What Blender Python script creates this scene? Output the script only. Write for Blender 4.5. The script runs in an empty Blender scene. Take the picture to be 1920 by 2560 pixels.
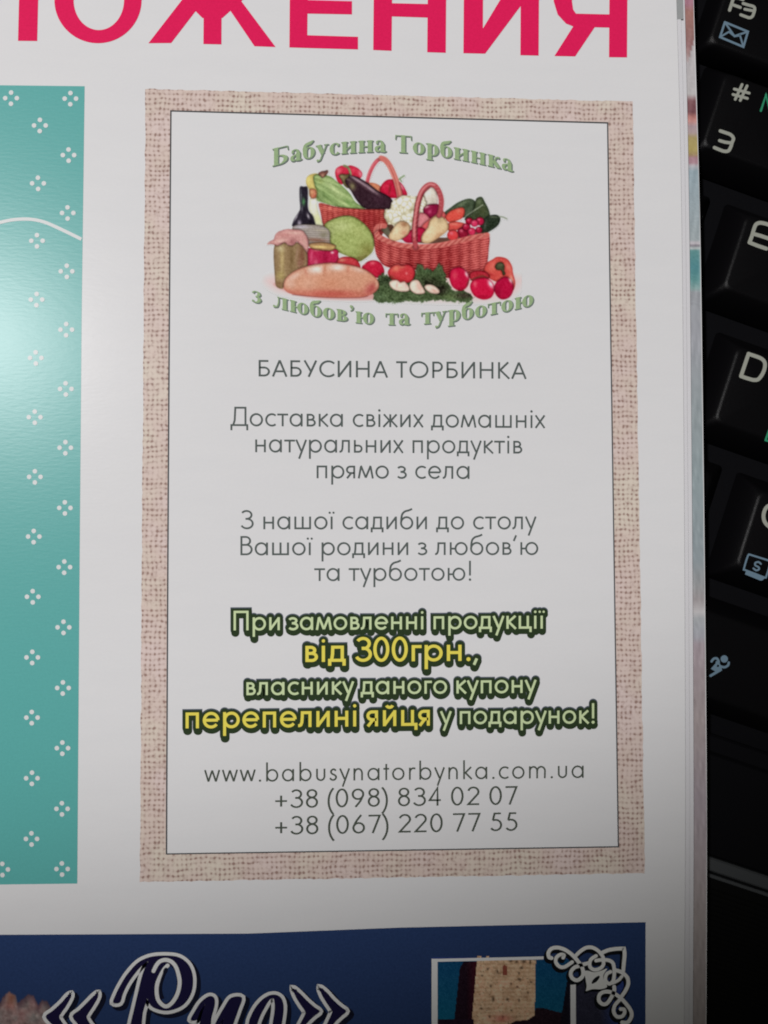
import bpy, math, random
import numpy as np
from mathutils import Vector, Matrix

random.seed(7)
rng = np.random.default_rng(11)

# ---------------------------------------------------------------- camera, world, light
S = bpy.context.scene
COL = S.collection
F = 2070.0                      # focal length of the phone in photo pixels
CAMR = np.array([[0.9988857090343927, 0.0006351580100252553, -0.04719043188148246],
                 [-0.002411024179484898, 0.999290543368152, -0.03758453002751685],
                 [0.04713308020132437, 0.03765642719756718, 0.99817857432498]])
CAMP = np.array([-7.1995, -9.2307, 120.0])      # millimetres above the printed page
ZT = 34.0                       # height of the printed page above the table top

def P(x, y, z=0.0):
    """point of the horizontal plane z (mm above the page) that the photo shows at pixel x, y"""
    x = np.asarray(x, float); y = np.asarray(y, float)
    d = np.stack([(x-960)/F, -(y-1280)/F, -np.ones_like(x)], -1) @ CAMR.T
    t = (z-CAMP[2])/d[..., 2]
    q = CAMP + t[..., None]*d
    q[..., 2] = z
    return q

cam_d = bpy.data.cameras.new('camera'); cam = bpy.data.objects.new('camera', cam_d); COL.objects.link(cam)
cam_d.sensor_fit = 'HORIZONTAL'; cam_d.sensor_width = 36.0; cam_d.lens = 36.0*F/1920
cam_d.clip_start = 0.005; cam_d.clip_end = 50
M4 = Matrix([list(CAMR[i])+[0] for i in range(3)]+[[0, 0, 0, 1]])
M4.translation = Vector((CAMP[0]/1000, CAMP[1]/1000, (CAMP[2]+ZT)/1000))
cam.matrix_world = M4
S.camera = cam

W = bpy.data.worlds.new('World'); S.world = W; W.use_nodes = True
W.node_tree.nodes['Background'].inputs[0].default_value = (1.0, 1.0, 0.84, 1)
W.node_tree.nodes['Background'].inputs[1].default_value = 0.046

# the desk lamp: stands up and to the left, where the glossy panel mirrors it
G = P(-50, 845); vdir = G-CAMP; refl = vdir*np.array([1, 1, -1.0])
LAMP = G + refl*(1095.4/refl[2])
AIM = P(-758, -2526)
ld = bpy.data.lights.new('desk_lamp_light', 'SPOT'); lo = bpy.data.objects.new('desk_lamp_light', ld); COL.objects.link(lo)
lo.location = (LAMP[0]/1000, LAMP[1]/1000, (LAMP[2]+ZT)/1000)
dv = Vector(((AIM-LAMP)/1000).tolist()); lo.rotation_euler = dv.to_track_quat('-Z', 'Y').to_euler()
ld.energy = 52.0; ld.color = (1.0, 0.983, 0.985); ld.spot_size = math.radians(28.886); ld.spot_blend = .216
ld.shadow_soft_size = 0.03

S.view_settings.view_transform = 'Standard'; S.view_settings.look = 'None'
S.view_settings.exposure = 0; S.view_settings.gamma = 1
S.render.engine = 'CYCLES'; S.cycles.max_bounces = 6
S.cycles.filter_width = 1.9

# ---------------------------------------------------------------- materials
def lin(c):
    c = np.asarray(c, float)/255.0
    return np.where(c <= .04045, c/12.92, ((c+.055)/1.055)**2.4)
def alb(c, k=.72):
    """ink colour that reads as c under an illumination of k"""
    return np.clip(lin(c)/k, 0.003, .88)

def nodes(name):
    m = bpy.data.materials.new(name); m.use_nodes = True
    nt = m.node_tree
    return m, nt, nt.nodes['Principled BSDF']

def add_gloss_relief(nt, b, strength=.10, rough=.34):
    b.inputs['Roughness'].default_value = rough*.70
    b.inputs['Specular IOR Level'].default_value = .085
    tc = nt.nodes.new('ShaderNodeTexCoord')
    mp = nt.nodes.new('ShaderNodeMapping'); mp.inputs['Rotation'].default_value = (0, 0, .5)
    mp.inputs['Scale'].default_value = (650, 2600, 1000)
    nt.links.new(tc.outputs['Object'], mp.inputs[0])
    n = nt.nodes.new('ShaderNodeTexNoise'); n.inputs['Scale'].default_value = 1.0; n.inputs['Detail'].default_value = 4
    nt.links.new(mp.outputs[0], n.inputs['Vector'])
    bp = nt.nodes.new('ShaderNodeBump'); bp.inputs['Strength'].default_value = strength
    bp.inputs['Distance'].default_value = .00008
    nt.links.new(n.outputs[0], bp.inputs['Height'])
    nt.links.new(bp.outputs[0], b.inputs['Normal'])
    return tc

def print_mat(name, col, vary=.05, rough=.34):
    """coated printed paper: one ink, slight unevenness of the ink"""
    m, nt, b = nodes(name)
    tc = add_gloss_relief(nt, b, rough=rough)
    n = nt.nodes.new('ShaderNodeTexNoise'); n.inputs['Scale'].default_value = 3200; n.inputs['Detail'].default_value = 4
    n.inputs['Roughness'].default_value = .7
    nt.links.new(tc.outputs['Object'], n.inputs['Vector'])
    mx = nt.nodes.new('ShaderNodeMix'); mx.data_type = 'RGBA'
    c = np.array(col)
    mx.inputs[6].default_value = (*np.clip(c*(1-vary*2), 0, 1), 1)
    mx.inputs[7].default_value = (*np.clip(c*(1+vary*2), 0, 1), 1)
    nt.links.new(n.outputs[0], mx.inputs[0]); nt.links.new(mx.outputs[2], b.inputs['Base Color'])
    return m

def attr_mat(name, rough=.34):
    m, nt, b = nodes(name)
    add_gloss_relief(nt, b, rough=rough)
    a = nt.nodes.new('ShaderNodeAttribute'); a.attribute_name = 'ink'
    nt.links.new(a.outputs['Color'], b.inputs['Base Color'])
    return m

def burlap_mat():
    m, nt, b = nodes('printed_burlap')
    tc = add_gloss_relief(nt, b, rough=.4)
    L = nt.links.new
    def math_(op, a, bb=None, c=None):
        n = nt.nodes.new('ShaderNodeMath'); n.operation = op
        for i, v in enumerate((a, bb, c)):
            if v is None: continue
            if isinstance(v, (int, float)): n.inputs[i].default_value = v
            else: L(v, n.inputs[i])
        return n.outputs[0]
    # threads wander: distort the coordinates a little
    nz = nt.nodes.new('ShaderNodeTexNoise'); nz.inputs['Scale'].default_value = 330; nz.inputs['Detail'].default_value = 3
    L(tc.outputs['Object'], nz.inputs['Vector'])
    sub = nt.nodes.new('ShaderNodeVectorMath'); sub.operation = 'SUBTRACT'; L(nz.outputs['Color'], sub.inputs[0]); sub.inputs[1].default_value = (.5, .5, .5)
    scl = nt.nodes.new('ShaderNodeVectorMath'); scl.operation = 'SCALE'; L(sub.outputs[0], scl.inputs[0]); scl.inputs['Scale'].default_value = .0010
    ad = nt.nodes.new('ShaderNodeVectorMath'); ad.operation = 'ADD'; L(tc.outputs['Object'], ad.inputs[0]); L(scl.outputs[0], ad.inputs[1])
    sx = nt.nodes.new('ShaderNodeSeparateXYZ'); L(ad.outputs[0], sx.inputs[0])
    wx = math_('SINE', math_('MULTIPLY', sx.outputs[0], 2*math.pi/.00066))
    wy = math_('SINE', math_('MULTIPLY', sx.outputs[1], 2*math.pi/.00076))
    gx = math_('MULTIPLY_ADD', wx, .5, .5); gy = math_('MULTIPLY_ADD', wy, .5, .5)
    holes = math_('POWER', math_('MULTIPLY', gx, gy), 1.8)
    rows = math_('POWER', gy, 2.0)
    n2 = nt.nodes.new('ShaderNodeTexNoise'); n2.inputs['Scale'].default_value = 700; n2.inputs['Detail'].default_value = 3
    L(tc.outputs['Object'], n2.inputs['Vector'])
    am = math_('MULTIPLY_ADD', n2.outputs[0], 4.2, -1.3)
    amc = nt.nodes.new('ShaderNodeClamp'); L(am, amc.inputs[0])
    dark = math_('MULTIPLY', math_('ADD', holes, math_('ADD', math_('MULTIPLY', rows, .30), math_('MULTIPLY', math_('POWER', gx, 2.0), .16))), amc.outputs[0])
    n3 = nt.nodes.new('ShaderNodeTexNoise'); n3.inputs['Scale'].default_value = 160; n3.inputs['Detail'].default_value = 4
    L(tc.outputs['Object'], n3.inputs['Vector'])
    rp = nt.nodes.new('ShaderNodeValToRGB'); L(n3.outputs[0], rp.inputs[0])
    cr = rp.color_ramp; cr.elements[0].position = .32; cr.elements[1].position = .66
    cr.elements[0].color = (*alb((198, 181, 176)), 1); cr.elements[1].color = (*alb((197, 186, 173)), 1)
    e = cr.elements.new(.5); e.color = (*alb((194, 177, 168)), 1)
    n4 = nt.nodes.new('ShaderNodeTexNoise'); n4.inputs['Scale'].default_value = 1900; n4.inputs['Detail'].default_value = 3
    L(tc.outputs['Object'], n4.inputs['Vector'])
    dark = math_('MULTIPLY', dark, math_('MULTIPLY_ADD', n4.outputs[0], 2.4, -.35))
    dark = math_('ADD', dark, math_('MAXIMUM', math_('MULTIPLY_ADD', n4.outputs[0], 1.6, -.82), 0.0))
    mx = nt.nodes.new('ShaderNodeMix'); mx.data_type = 'RGBA'; mx.clamp_factor = True
    L(math_('MULTIPLY', dark, 1.0), mx.inputs[0]); L(rp.outputs[0], mx.inputs[6]); mx.inputs[7].default_value = (*alb((140, 115, 107)), 1)
    L(mx.outputs[2], b.inputs['Base Color'])
    return m

PAPER = print_mat('coated_paper', (.80, .795, .805), .014, .36)
def add_show_through(m):
    # print of the other side shows faintly through the thin sheet, in level bands
    nt = m.node_tree; b = nt.nodes['Principled BSDF']; src = b.inputs['Base Color'].links[0].from_socket
    tc = nt.nodes.new('ShaderNodeTexCoord'); mp = nt.nodes.new('ShaderNodeMapping'); mp.inputs['Scale'].default_value = (90, 420, 1)
    nt.links.new(tc.outputs['Object'], mp.inputs[0])
    n = nt.nodes.new('ShaderNodeTexNoise'); n.inputs['Scale'].default_value = 1; n.inputs['Detail'].default_value = 3
    nt.links.new(mp.outputs[0], n.inputs['Vector'])
    r = nt.nodes.new('ShaderNodeValToRGB'); r.color_ramp.elements[0].position = .3; r.color_ramp.elements[1].position = .7
    r.color_ramp.elements[0].color = (.982, .984, .986, 1); r.color_ramp.elements[1].color = (1, 1, 1, 1)
    nt.links.new(n.outputs[0], r.inputs[0])
    mx = nt.nodes.new('ShaderNodeMix'); mx.data_type = 'RGBA'; mx.blend_type = 'MULTIPLY'; mx.inputs[0].default_value = 1
    nt.links.new(src, mx.inputs[6]); nt.links.new(r.outputs[0], mx.inputs[7]); nt.links.new(mx.outputs[2], b.inputs['Base Color'])
add_show_through(PAPER)
PAPER_EDGE = print_mat('inner_page_paper', (.73, .72, .745), .02, .45)

def plastic(name, col, rough, bump=.0, scale=3000):
    m, nt, b = nodes(name)
    b.inputs['Base Color'].default_value = (*col, 1); b.inputs['Roughness'].default_value = rough*.70
    tc = nt.nodes.new('ShaderNodeTexCoord')
    n = nt.nodes.new('ShaderNodeTexNoise'); n.inputs['Scale'].default_value = scale; n.inputs['Detail'].default_value = 3
    nt.links.new(tc.outputs['Object'], n.inputs['Vector'])
    if bump:
        bp = nt.nodes.new('ShaderNodeBump'); bp.inputs['Strength'].default_value = bump; bp.inputs['Distance'].default_value = .0001
        nt.links.new(n.outputs[0], bp.inputs['Height']); nt.links.new(bp.outputs[0], b.inputs['Normal'])
    mr = nt.nodes.new('ShaderNodeMapRange'); nt.links.new(n.outputs[0], mr.inputs[0])
    mr.inputs['To Min'].default_value = rough*.85; mr.inputs['To Max'].default_value = min(1, rough*1.2)
    nt.links.new(mr.outputs[0], b.inputs['Roughness'])
    return m

# ---------------------------------------------------------------- objects
def link(o, parent=None):
    COL.objects.link(o)
    if parent is not None:
        o.parent = parent
        inv = Matrix.Identity(4); p = parent
        loc = Vector((0, 0, 0)); 
        while p is not None:
            loc += p.location; p = p.parent
        if BASE.get(parent.name) is not None: loc = BASE[parent.name]
        inv.translation = -loc
        o.matrix_parent_inverse = inv
    return o
BASE = {}
def thing(name, label, cat, loc):
    o = bpy.data.objects.new(name, None); o.empty_display_size = .01
    o.location = loc; o['label'] = label; o['category'] = cat; COL.objects.link(o)
    return o
def mesh_obj(name, V, FA, mat, parent=None, label=None, cols=None, smooth=False):
    """V in mm (page frame); FA faces"""
    V = np.asarray(V, float).reshape(-1, 3)/1000.0; V[:, 2] += ZT/1000
    me = bpy.data.meshes.new(name)
    if isinstance(FA, np.ndarray):
        n, k = FA.shape
        me.vertices.add(len(V)); me.vertices.foreach_set('co', V.astype(np.float32).ravel())
        me.loops.add(n*k); me.loops.foreach_set('vertex_index', FA.astype(np.int32).ravel())
        me.polygons.add(n); me.polygons.foreach_set('loop_start', np.arange(0, n*k, k, dtype=np.int32))
        me.update(calc_edges=True)
    else:
        me.from_pydata(V.tolist(), [], FA); me.update()
    if cols is not None:
        a = me.color_attributes.new('ink', 'FLOAT_COLOR', 'POINT')
        c = np.ones((len(V), 4), np.float32); c[:, :3] = cols; a.data.foreach_set('color', c.ravel())
    me.materials.append(mat)
    if smooth: me.polygons.foreach_set('use_smooth', [True]*len(me.polygons))
    o = bpy.data.objects.new(name, me)
    if parent is not None:
        COL.objects.link(o); o.parent = parent
        root = parent
        while root.parent is not None: root = root.parent
        if parent is root:
            inv = Matrix.Identity(4); inv.translation = -root.location; o.matrix_parent_inverse = inv
    else: COL.objects.link(o)
    if label: o['label'] = label
    return o

def poly_obj(name, pts, z, mat, parent, label=None):
    """flat printed patch from a polygon given in photo pixels"""
    q = P([p[0] for p in pts], [p[1] for p in pts], z)
    return mesh_obj(name, q, [list(range(len(pts)))[::-1]], mat, parent, label)

# ---------------------------------------------------------------- strokes
def smooth(pts, n=8, closed=False):
    """Catmull-Rom through pts"""
    p = np.asarray(pts, float); N = len(p); out = []
    rngi = range(N) if closed else range(N-1)
    for i in rngi:
        if closed: a, b, c, d = p[(i-1) % N], p[i], p[(i+1) % N], p[(i+2) % N]
        else: a, b, c, d = p[max(i-1, 0)], p[i], p[i+1], p[min(i+2, N-1)]
        for t in np.linspace(0, 1, n, endpoint=False):
            out.append(.5*((2*b)+(-a+c)*t+(2*a-5*b+4*c-d)*t*t+(-a+3*b-3*c+d)*t**3))
    if not closed: out.append(p[-1])
    return np.array(out)

class Ink:
    """collects ribbons and patches in a flat drawing space and turns them into one mesh"""
    def __init__(self, levels=12, step=.0012): self.V = []; self.Fc = []; self.n = 0; self.k = 0; self.levels = levels; self.step_ = step
    def add(self, pts, faces, fn=None, dz=None):
        pts = np.asarray(pts, float)
        if fn is not None: pts = fn(pts)
        z = (self.k*37 % self.levels)*self.step_ if dz is None else dz
        self.k += 1
        self.V.append(np.column_stack([pts, np.full(len(pts), z)]))
        self.Fc += [[i+self.n for i in f] for f in faces]; self.n += len(pts)
    def ribbon(self, pts, w, closed=False, cap='butt', fn=None, maxm=2.6):
        p = np.asarray(pts, float)
        keep = [0]
        for i in range(1, len(p)):
            if np.hypot(*(p[i]-p[keep[-1]])) > 1e-5: keep.append(i)
        w = np.broadcast_to(np.asarray(w, float), (len(p),))[keep]; p = p[keep]
        if closed and np.hypot(*(p[0]-p[-1])) < 1e-5: p = p[:-1]; w = w[:-1]
        N = len(p)
        if N < 2: return
        L = []; R = []
        for i in range(N):
            if closed: a, b, c = p[i-1], p[i], p[(i+1) % N]
            else: a, b, c = p[max(i-1, 0)], p[i], p[min(i+1, N-1)]
            d1 = b-a if (closed or i > 0) else c-b; d2 = c-b if (closed or i < N-1) else b-a
            d1 = d1/np.hypot(*d1); d2 = d2/np.hypot(*d2)
            n1 = np.array([-d1[1], d1[0]]); n2 = np.array([-d2[1], d2[0]])
            m = n1+n2; mm = np.hypot(*m)
            if mm < 1e-3: m = n1; s = 1
            else: m = m/mm; s = min(maxm, 1/max(.2, m@n1))
            L.append(b+m*s*w[i]); R.append(b-m*s*w[i])
        V = L+R
        fs = [[i, i+1, N+i+1, N+i][::-1] for i in range(N-1)]
        if closed: fs.append([N-1, 0, N, 2*N-1][::-1])
        self.add(V, fs, fn)
        if cap == 'round' and not closed:
            self.disc(p[0], w[0], fn=fn); self.disc(p[-1], w[-1], fn=fn)
        if cap == 'round':
            for i in range(1, N-1):
                a = p[i]-p[i-1]; b = p[i+1]-p[i]
                if (a@b)/(np.hypot(*a)*np.hypot(*b)) < .8: self.disc(p[i], w[i], fn=fn)
    def disc(self, c, r, fn=None, ry=None, n=18):
        t = np.linspace(0, 2*math.pi, n, endpoint=False)
        self.add(np.column_stack([c[0]+r*np.cos(t), c[1]+(ry or r)*np.sin(t)]), [list(range(n))], fn)
    def poly(self, pts, fn=None):
        self.add(pts, [list(range(len(pts)))], fn)
    def build(self, name, z, mat, parent, label=None, plane=None):
        """drawing space = photo pixels; the ink goes on the plane z of the page"""
        V = np.concatenate(self.V)
        q = P(V[:, 0], V[:, 1], z); q[:, 2] = z+V[:, 2]
        # all faces should look up
        fs = []
        for f in self.Fc:
            a = q[f]; x = a[:, 0]; y = a[:, 1]
            ar = np.sum(x*np.roll(y, -1)-np.roll(x, -1)*y)
            if abs(ar) < 1e-12: continue
            fs.append(f if ar > 0 else f[::-1])
        return mesh_obj(name, q, fs, mat, parent, label)

def arc(cx, cy, rx, ry, a0, a1, n=None):
    n = n or max(4, int(abs(a1-a0)/11))
    t = np.radians(np.linspace(a0, a1, n+1))
    return [(cx+rx*math.cos(a), cy+ry*math.sin(a)) for a in t]

# ---------------------------------------------------------------- geometric sans lettering (units: cap height)
XH = .66
def sans(ch, h):
    """returns width, left and right bearing, list of (points, closed) or ('dot', x, y, r)"""
    X = XH; st = []
    def l(*p): st.append((list(p), False))
    def c(p): st.append((list(p), True))
    def dot(x, y, r): st.append(('dot', x, y, r))
    S_, R_, D_ = .115, .07, .03
    def ring(cx, cy, rx, ry): c(arc(cx, cy, rx-h, ry-h, 0, 350, 35))
    T = X-h
    if ch == ' ': return .27, 0, 0, []
    if ch in 'оo': ring(.34, X/2, .345, X/2+.015); return .68, R_, R_, st
    if ch in 'аa': ring(.33, X/2, .335, X/2+.015); l((.67-h, 0), (.67-h, X)); return .67, R_, S_, st
    if ch == 'в':
        m = .53*X
        l((h, 0), (h, X)); l((h, T), (.2, T), *arc(.2, (T+m)/2, .41-h-.2, (T-m)/2, 80, -80), (.2, m), (h, m))
        l((.2, m), (.24, m), *arc(.24, (m+h)/2, .47-h-.24, (m-h)/2, 80, -80), (.24, h), (h, h)); return .47, S_, R_*.8, st
    if ch == 'г': l((h, 0), (h, T), (.37, T)); return .37, S_, D_, st
    if ch == 'д':
        l((h, -.16), (h, h), (.66-h, h), (.66-h, -.16)); l((.13, h), (.165, .3), (.175, T), (.53, T), (.53, h)); return .66, D_, D_+.02, st
    if ch == 'Д':
        l((h, -.22), (h, h), (.92-h, h), (.92-h, -.22)); l((.14, h), (.22, .3), (.25, 1-h), (.78, 1-h), (.78, h)); return .92, D_, D_, st
    if ch == 'е':
        l((.05+h*.4, X*.5), (.65-h*.6, X*.5)); l(*arc(.34, X/2, .34-h, X/2+.015-h, 0, 322)); return .67, R_, R_, st
    if ch == 'ж':
        l((.39, 0), (.39, X)); l((.03+h*.6, X-.0), (.36, .5*X)); l((0+h*.6, 0), (.36, .54*X)); l((.75-h*.6, X), (.42, .5*X)); l((.78-h*.6, 0), (.42, .54*X)); return .78, D_, D_, st
    if ch in 'з':
        m = .53*X; r1 = (T-m)/2; r2 = (m-h)/2
        l(*arc(.2, m+r1, .185, r1, 155, -80), (.16, m)); l((.16, m), *arc(.215, h+r2-.01, .235-h*.3, r2+.005, 90, -150)); return .45, D_+.02, R_, st
    if ch == 'З':
        m = .54; r1 = (1-h-m)/2; r2 = (m-h)/2
        l(*arc(.27, m+r1, .28-h*.4, r1, 150, -80), (.22, m)); l((.22, m), *arc(.29, h+r2, .35-h, r2, 90, -155)); return .62, .05, .08, st
    if ch in 'иИ' or ch == 'й':
        t, w = (1, .77) if ch == 'И' else (X, .54)
        l((h, -.0), (h, t)); l((w-h, 0), (w-h, t)); l((h*.9, h*.6), (w-h*.9, t-h*.6))
        if ch == 'й': l(*arc(.27, X+.24, .13, .12, 200, 340))
        return w, S_, S_, st
    if ch in 'ії':
        l((h, 0), (h, X)); r = max(.062, h*1.12)
        if ch == 'і': dot(h, X+.2, r)
        else: dot(h-.1, X+.2, r*.9); dot(h+.1, X+.2, r*.9)
        return 2*h, S_, S_, st
    if ch == 'кк'[0]:
        l((h, 0), (h, X)); l((.48-h*.4, X), (.1, X*.52)); l((.1, X*.56), (.5-h*.4, 0)); return .5, S_, D_, st
    if ch == 'k':
        l((h, 0), (h, 1.03)); l((.46-h*.4, X), (.1, X*.5)); l((.1, X*.56), (.5-h*.4, 0)); return .5, S_, D_, st
    if ch == 'К':
        l((h, 0), (h, 1)); l((.6-h*.4, 1), (.1, .5)); l((.1, .55), (.66-h*.4, 0)); return .66, S_, D_, st
    if ch == 'л':
        l((.0, h), (.05, h), (.11, .09), (.15, .2), (.165, .4), (.17, T), (.54-h, T), (.54-h, 0)); return .54, D_, S_, st
    if ch == 'м':
        l((h*.8, 0), (.15, X-.05)); l((.15, X), (.4, .04)); l((.4, .04), (.65, X)); l((.65, X-.05), (.8-h*.8, 0)); return .8, .05, .05, st
    if ch in 'нН':
        t, w = (1, .78) if ch == 'Н' else (X, .55)
        l((h, 0), (h, t)); l((w-h, 0), (w-h, t)); l((h, t*.52), (w-h, t*.52)); return w, S_, S_, st
    if ch in 'пП':
        t, w = (1, .76) if ch == 'П' else (X, .54)
        l((h, 0), (h, t-h), (w-h, t-h), (w-h, 0)); return w, S_, S_, st
    if ch == 'р': ring(.34, X/2, .335, X/2+.015); l((h, -.33), (h, X)); return .675, S_, R_, st
    if ch == 'b': ring(.34, X/2, .335, X/2+.015); l((h, 0), (h, 1.04)); return .675, S_, R_, st
    if ch in 'сc': l(*arc(.345, X/2, .345-h, X/2+.015-h, 50, 310)); return .58, R_, D_, st
    if ch == 'С': l(*arc(.52, .5, .52-h, .515-h, 45, 315)); return .87, R_, D_, st
    if ch in 'тТ':
        t, w = (1, .62) if ch == 'Т' else (X, .56)
        l((0, t-h), (w, t-h)); l((w/2, 0), (w/2, t-h)); return w, D_, D_, st
    if ch in 'уy': l((h*.7, X), (.29, .08)); l((.58-h*.7, X), (.18, -.33)); return .58, D_*.6, D_*.6, st
    if ch == 'У': l((h*.7, 1), (.4, .33)); l((.74-h*.7, 1), (.27, 0)); return .74, D_, D_, st
    if ch == 'х': l((h*.8, X), (.54-h*.8, 0)); l((.54-h*.8, X), (h*.8, 0)); return .54, D_, D_, st
    if ch == 'ц': l((h, X), (h, h), (.6, h), (.6, -.17)); l((.52-h, h), (.52-h, X)); return .6+h, S_, D_, st
    if ch == 'ш': l((h, X), (h, h), (.86-h, h), (.86-h, X)); l((.43, h), (.43, X)); return .86, S_, S_, st
    if ch == 'ь':
        m = .56*X; l((h, X), (h, h), (.24, h), *arc(.24, (m+h)/2, .45-h-.24, (m-h)/2, -80, 80), (.24, m), (h, m)); return .45, S_, R_, st
    if ch == 'ю': l((h, 0), (h, X)); l((h, X*.5), (.27, X*.5)); ring(.58, X/2, .335, X/2+.015); return .915, S_, R_, st
    if ch == 'я':
        m = .42*X; l((.47-h, 0), (.47-h, T), (.23, T), *arc(.23, (T+m)/2, .23-h, (T-m)/2, 100, 260), (.23, m), (.47-h, m)); l((.27, m), (.03+h*.5, 0)); return .47, D_, S_, st
    if ch == 'б':
        ring(.34, X/2, .34, X/2+.015); l(*smooth([(h+.005, X*.5), (h+.02, .6), (.12, .8), (.26, .93), (.45, .985), (.62, 1.06)], 5)); return .68, R_, R_, st
    if ch == 'Б':
        l((.55, 1-h), (h, 1-h), (h, h), (.3, h), *arc(.3, .3, .64-h-.3, .3-h+.0, -80, 80), (.3, .6-h+.0), (h, .6-h)); return .64, S_, .06, st
    if ch == 'В':
        m = .54; l((h, 0), (h, 1)); l((h, 1-h), (.27, 1-h), *arc(.27, (1-h+m)/2, .54-h-.27, (1-h-m)/2, 80, -80), (.27, m), (h, m))
        l((.27, m), (.3, m), *arc(.3, (m+h)/2, .62-h-.3, (m-h)/2, 80, -80), (.3, h), (h, h)); return .62, S_, .06, st
    if ch == 'А': l((h*.8, 0), (.43, .99)); l((.43, .99), (.86-h*.8, 0)); l((.17, .32), (.69, .32)); return .86, D_, D_, st
    if ch == 'О': ring(.54, .5, .54, .515); return 1.08, R_, R_, st
    if ch == 'Р':
        m = .44; l((h, 0), (h, 1-h), (.3, 1-h), *arc(.3, (1-h+m)/2, .6-h-.3, (1-h-m)/2, 80, -80), (.3, m), (h, m)); return .6, S_, .06, st
    if ch == '’': l((.02, .72), (.14, 1.02)); return .16, .05, .1, st
    if ch == '!': l((h, .26), (h, 1.03)); dot(h, h*1.05, h*1.35); return 2*h, .14, .1, st
    if ch == '.': dot(h*1.2, h*1.1, h*1.35); return 2.4*h, .1, .1, st
    if ch == ',': l((.0, -.16), (.1, .17)); return .12, .02, .08, st
    if ch == 'w': l((h*.6, X), (.22, .03)); l((.22, .03), (.43, X-.03)); l((.43, X-.03), (.64, .03)); l((.64, .03), (.86-h*.6, X)); return .86, D_, D_, st
    if ch == 'u': l((h, X), *arc(.255, .25, .255-h, .26-h, 180, 360), (.51-h, X)); return .51, S_, S_, st
    if ch == 's':
        l(*smooth([(.35, .54), (.28, .61), (.19, .62), (.1, .55), (.08, .46), (.14, .38), (.26, .32), (.35, .25), (.36, .15), (.28, .06), (.17, .04), (.08, .08), (.03, .15)], 3)); return .41, .05, .05, st
    if ch == 'n': l((h, 0), (h, X)); l(*arc(.27, .38, .255-h, .295-h, 180, 0), (.525-h, 0)); return .525, S_, S_, st
    if ch == 't': l((.16, 0), (.16, .88)); l((0, X-h), (.32, X-h)); return .32, D_, D_, st
    if ch == 'r': l((h, 0), (h, X)); l(*arc(.25, .4, .2, .23, 180, 60)); return .36, S_, D_, st
    if ch == 'm':
        l((h, 0), (h, X)); l(*arc(.25, .4, .25-h, .275-h, 180, 0), (.5-h, 0)); l(*arc(.68, .4, .25-h+.01, .275-h, 180, 0), (.93-h, 0)); return .93, S_, S_, st
    if ch == '0': c(arc(.3, .5, .3-h, .515-h, 0, 350, 35)); return .6, .06, .06, st
    if ch == '2': l(*arc(.3, .72, .245, .24, 165, -30), (.06, h), (.58, h)); return .58, .06, .06, st
    if ch == '3':
        m = .54; r1 = (1-h-m)/2; r2 = (m-h)/2
        l(*arc(.27, m+r1, .23, r1+.01, 150, -80), (.22, m)); l((.22, m), *arc(.27, h+r2, .3-h*.5, r2+.01, 90, -155)); return .56, .06, .06, st
    if ch == '4': l((.42, 0), (.42, .97), (.04, .3), (.58, .3)); return .58, .06, .06, st
    if ch == '5': l((.5, 1-h), (.2, 1-h), (.12, .58)); l((.12, .58), *arc(.25, .32, .29-h*.6, .285, 108, -145)); return .56, .06, .06, st
    if ch == '6': c(arc(.3, .3, .3-h, .31-h, 0, 350, 30)); l(*smooth([(.07, .4), (.2, .68), (.42, 1.0)], 5)); return .6, .06, .06, st
    if ch == '9': c(arc(.3, .69, .3-h, .31-h, 0, 350, 30)); l(*smooth([(.53, .6), (.4, .3), (.18, 0)], 5)); return .6, .06, .06, st
    if ch == '7': l((0, 1-h), (.53, 1-h), (.2, 0)); return .56, .06, .06, st
    if ch == '8': c(arc(.29, .76, .21, .2, 0, 350, 25)); c(arc(.29, .29, .29-h, .3-h, 0, 350, 30)); return .58, .06, .06, st
    if ch == '+': l((.28, .08), (.28, .68)); l((0, .38), (.56, .38)); return .56, .07, .07, st
    if ch == '(': l(*arc(.62, .33, .6, .9, 128, 232)); return .25, .06, .0, st
    if ch == ')': l(*arc(-.37, .33, .6, .9, 52, -52)); return .25, .0, .08, st
    raise KeyError(ch)

def text_line(ink, text, x0, y0, x1, y1, cap, h, cap_style='butt', track=0.0, grow=0.0, shifts=((0, 0),), space=None):
    """sets text between two baseline pixels; grow adds an outline, shifts repeats it moved"""
    X = 0; items = []; first = True; prev = 0
    for ch in text:
        w, a, b, st = sans(ch, h)
        if ch == ' ' and space: w = space
        if not first: X += a+prev+track
        items.append((X, st)); X += w; prev = b; first = False
    tot = X; sx = (x1-x0)/tot
    def place(X0):
        def fn(p):
            g = (X0+p[:, 0])/tot
            return np.column_stack([x0+(x1-x0)*g, y0+(y1-y0)*g-p[:, 1]*cap])
        return fn
    if abs(sx/cap-1) > .06: print('TEXT', text, 'stretch %.3f' % (sx/cap))
    for dx, dy in shifts:
        for X0, st in items:
            base = place(X0)
            fn = (lambda p, b=base, dx=dx, dy=dy: b(p)+np.array([dx, dy]))
            for s in st:
                if s[0] == 'dot' and isinstance(s[0], str):
                    ink.disc((s[1], s[2]), (s[3]+grow)*cap/sx, fn=fn, ry=s[3]+grow)
                else:
                    ink.ribbon(s[0], h+grow, closed=s[1], cap='round' if grow else cap_style, fn=fn)
    return sx/cap

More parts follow.
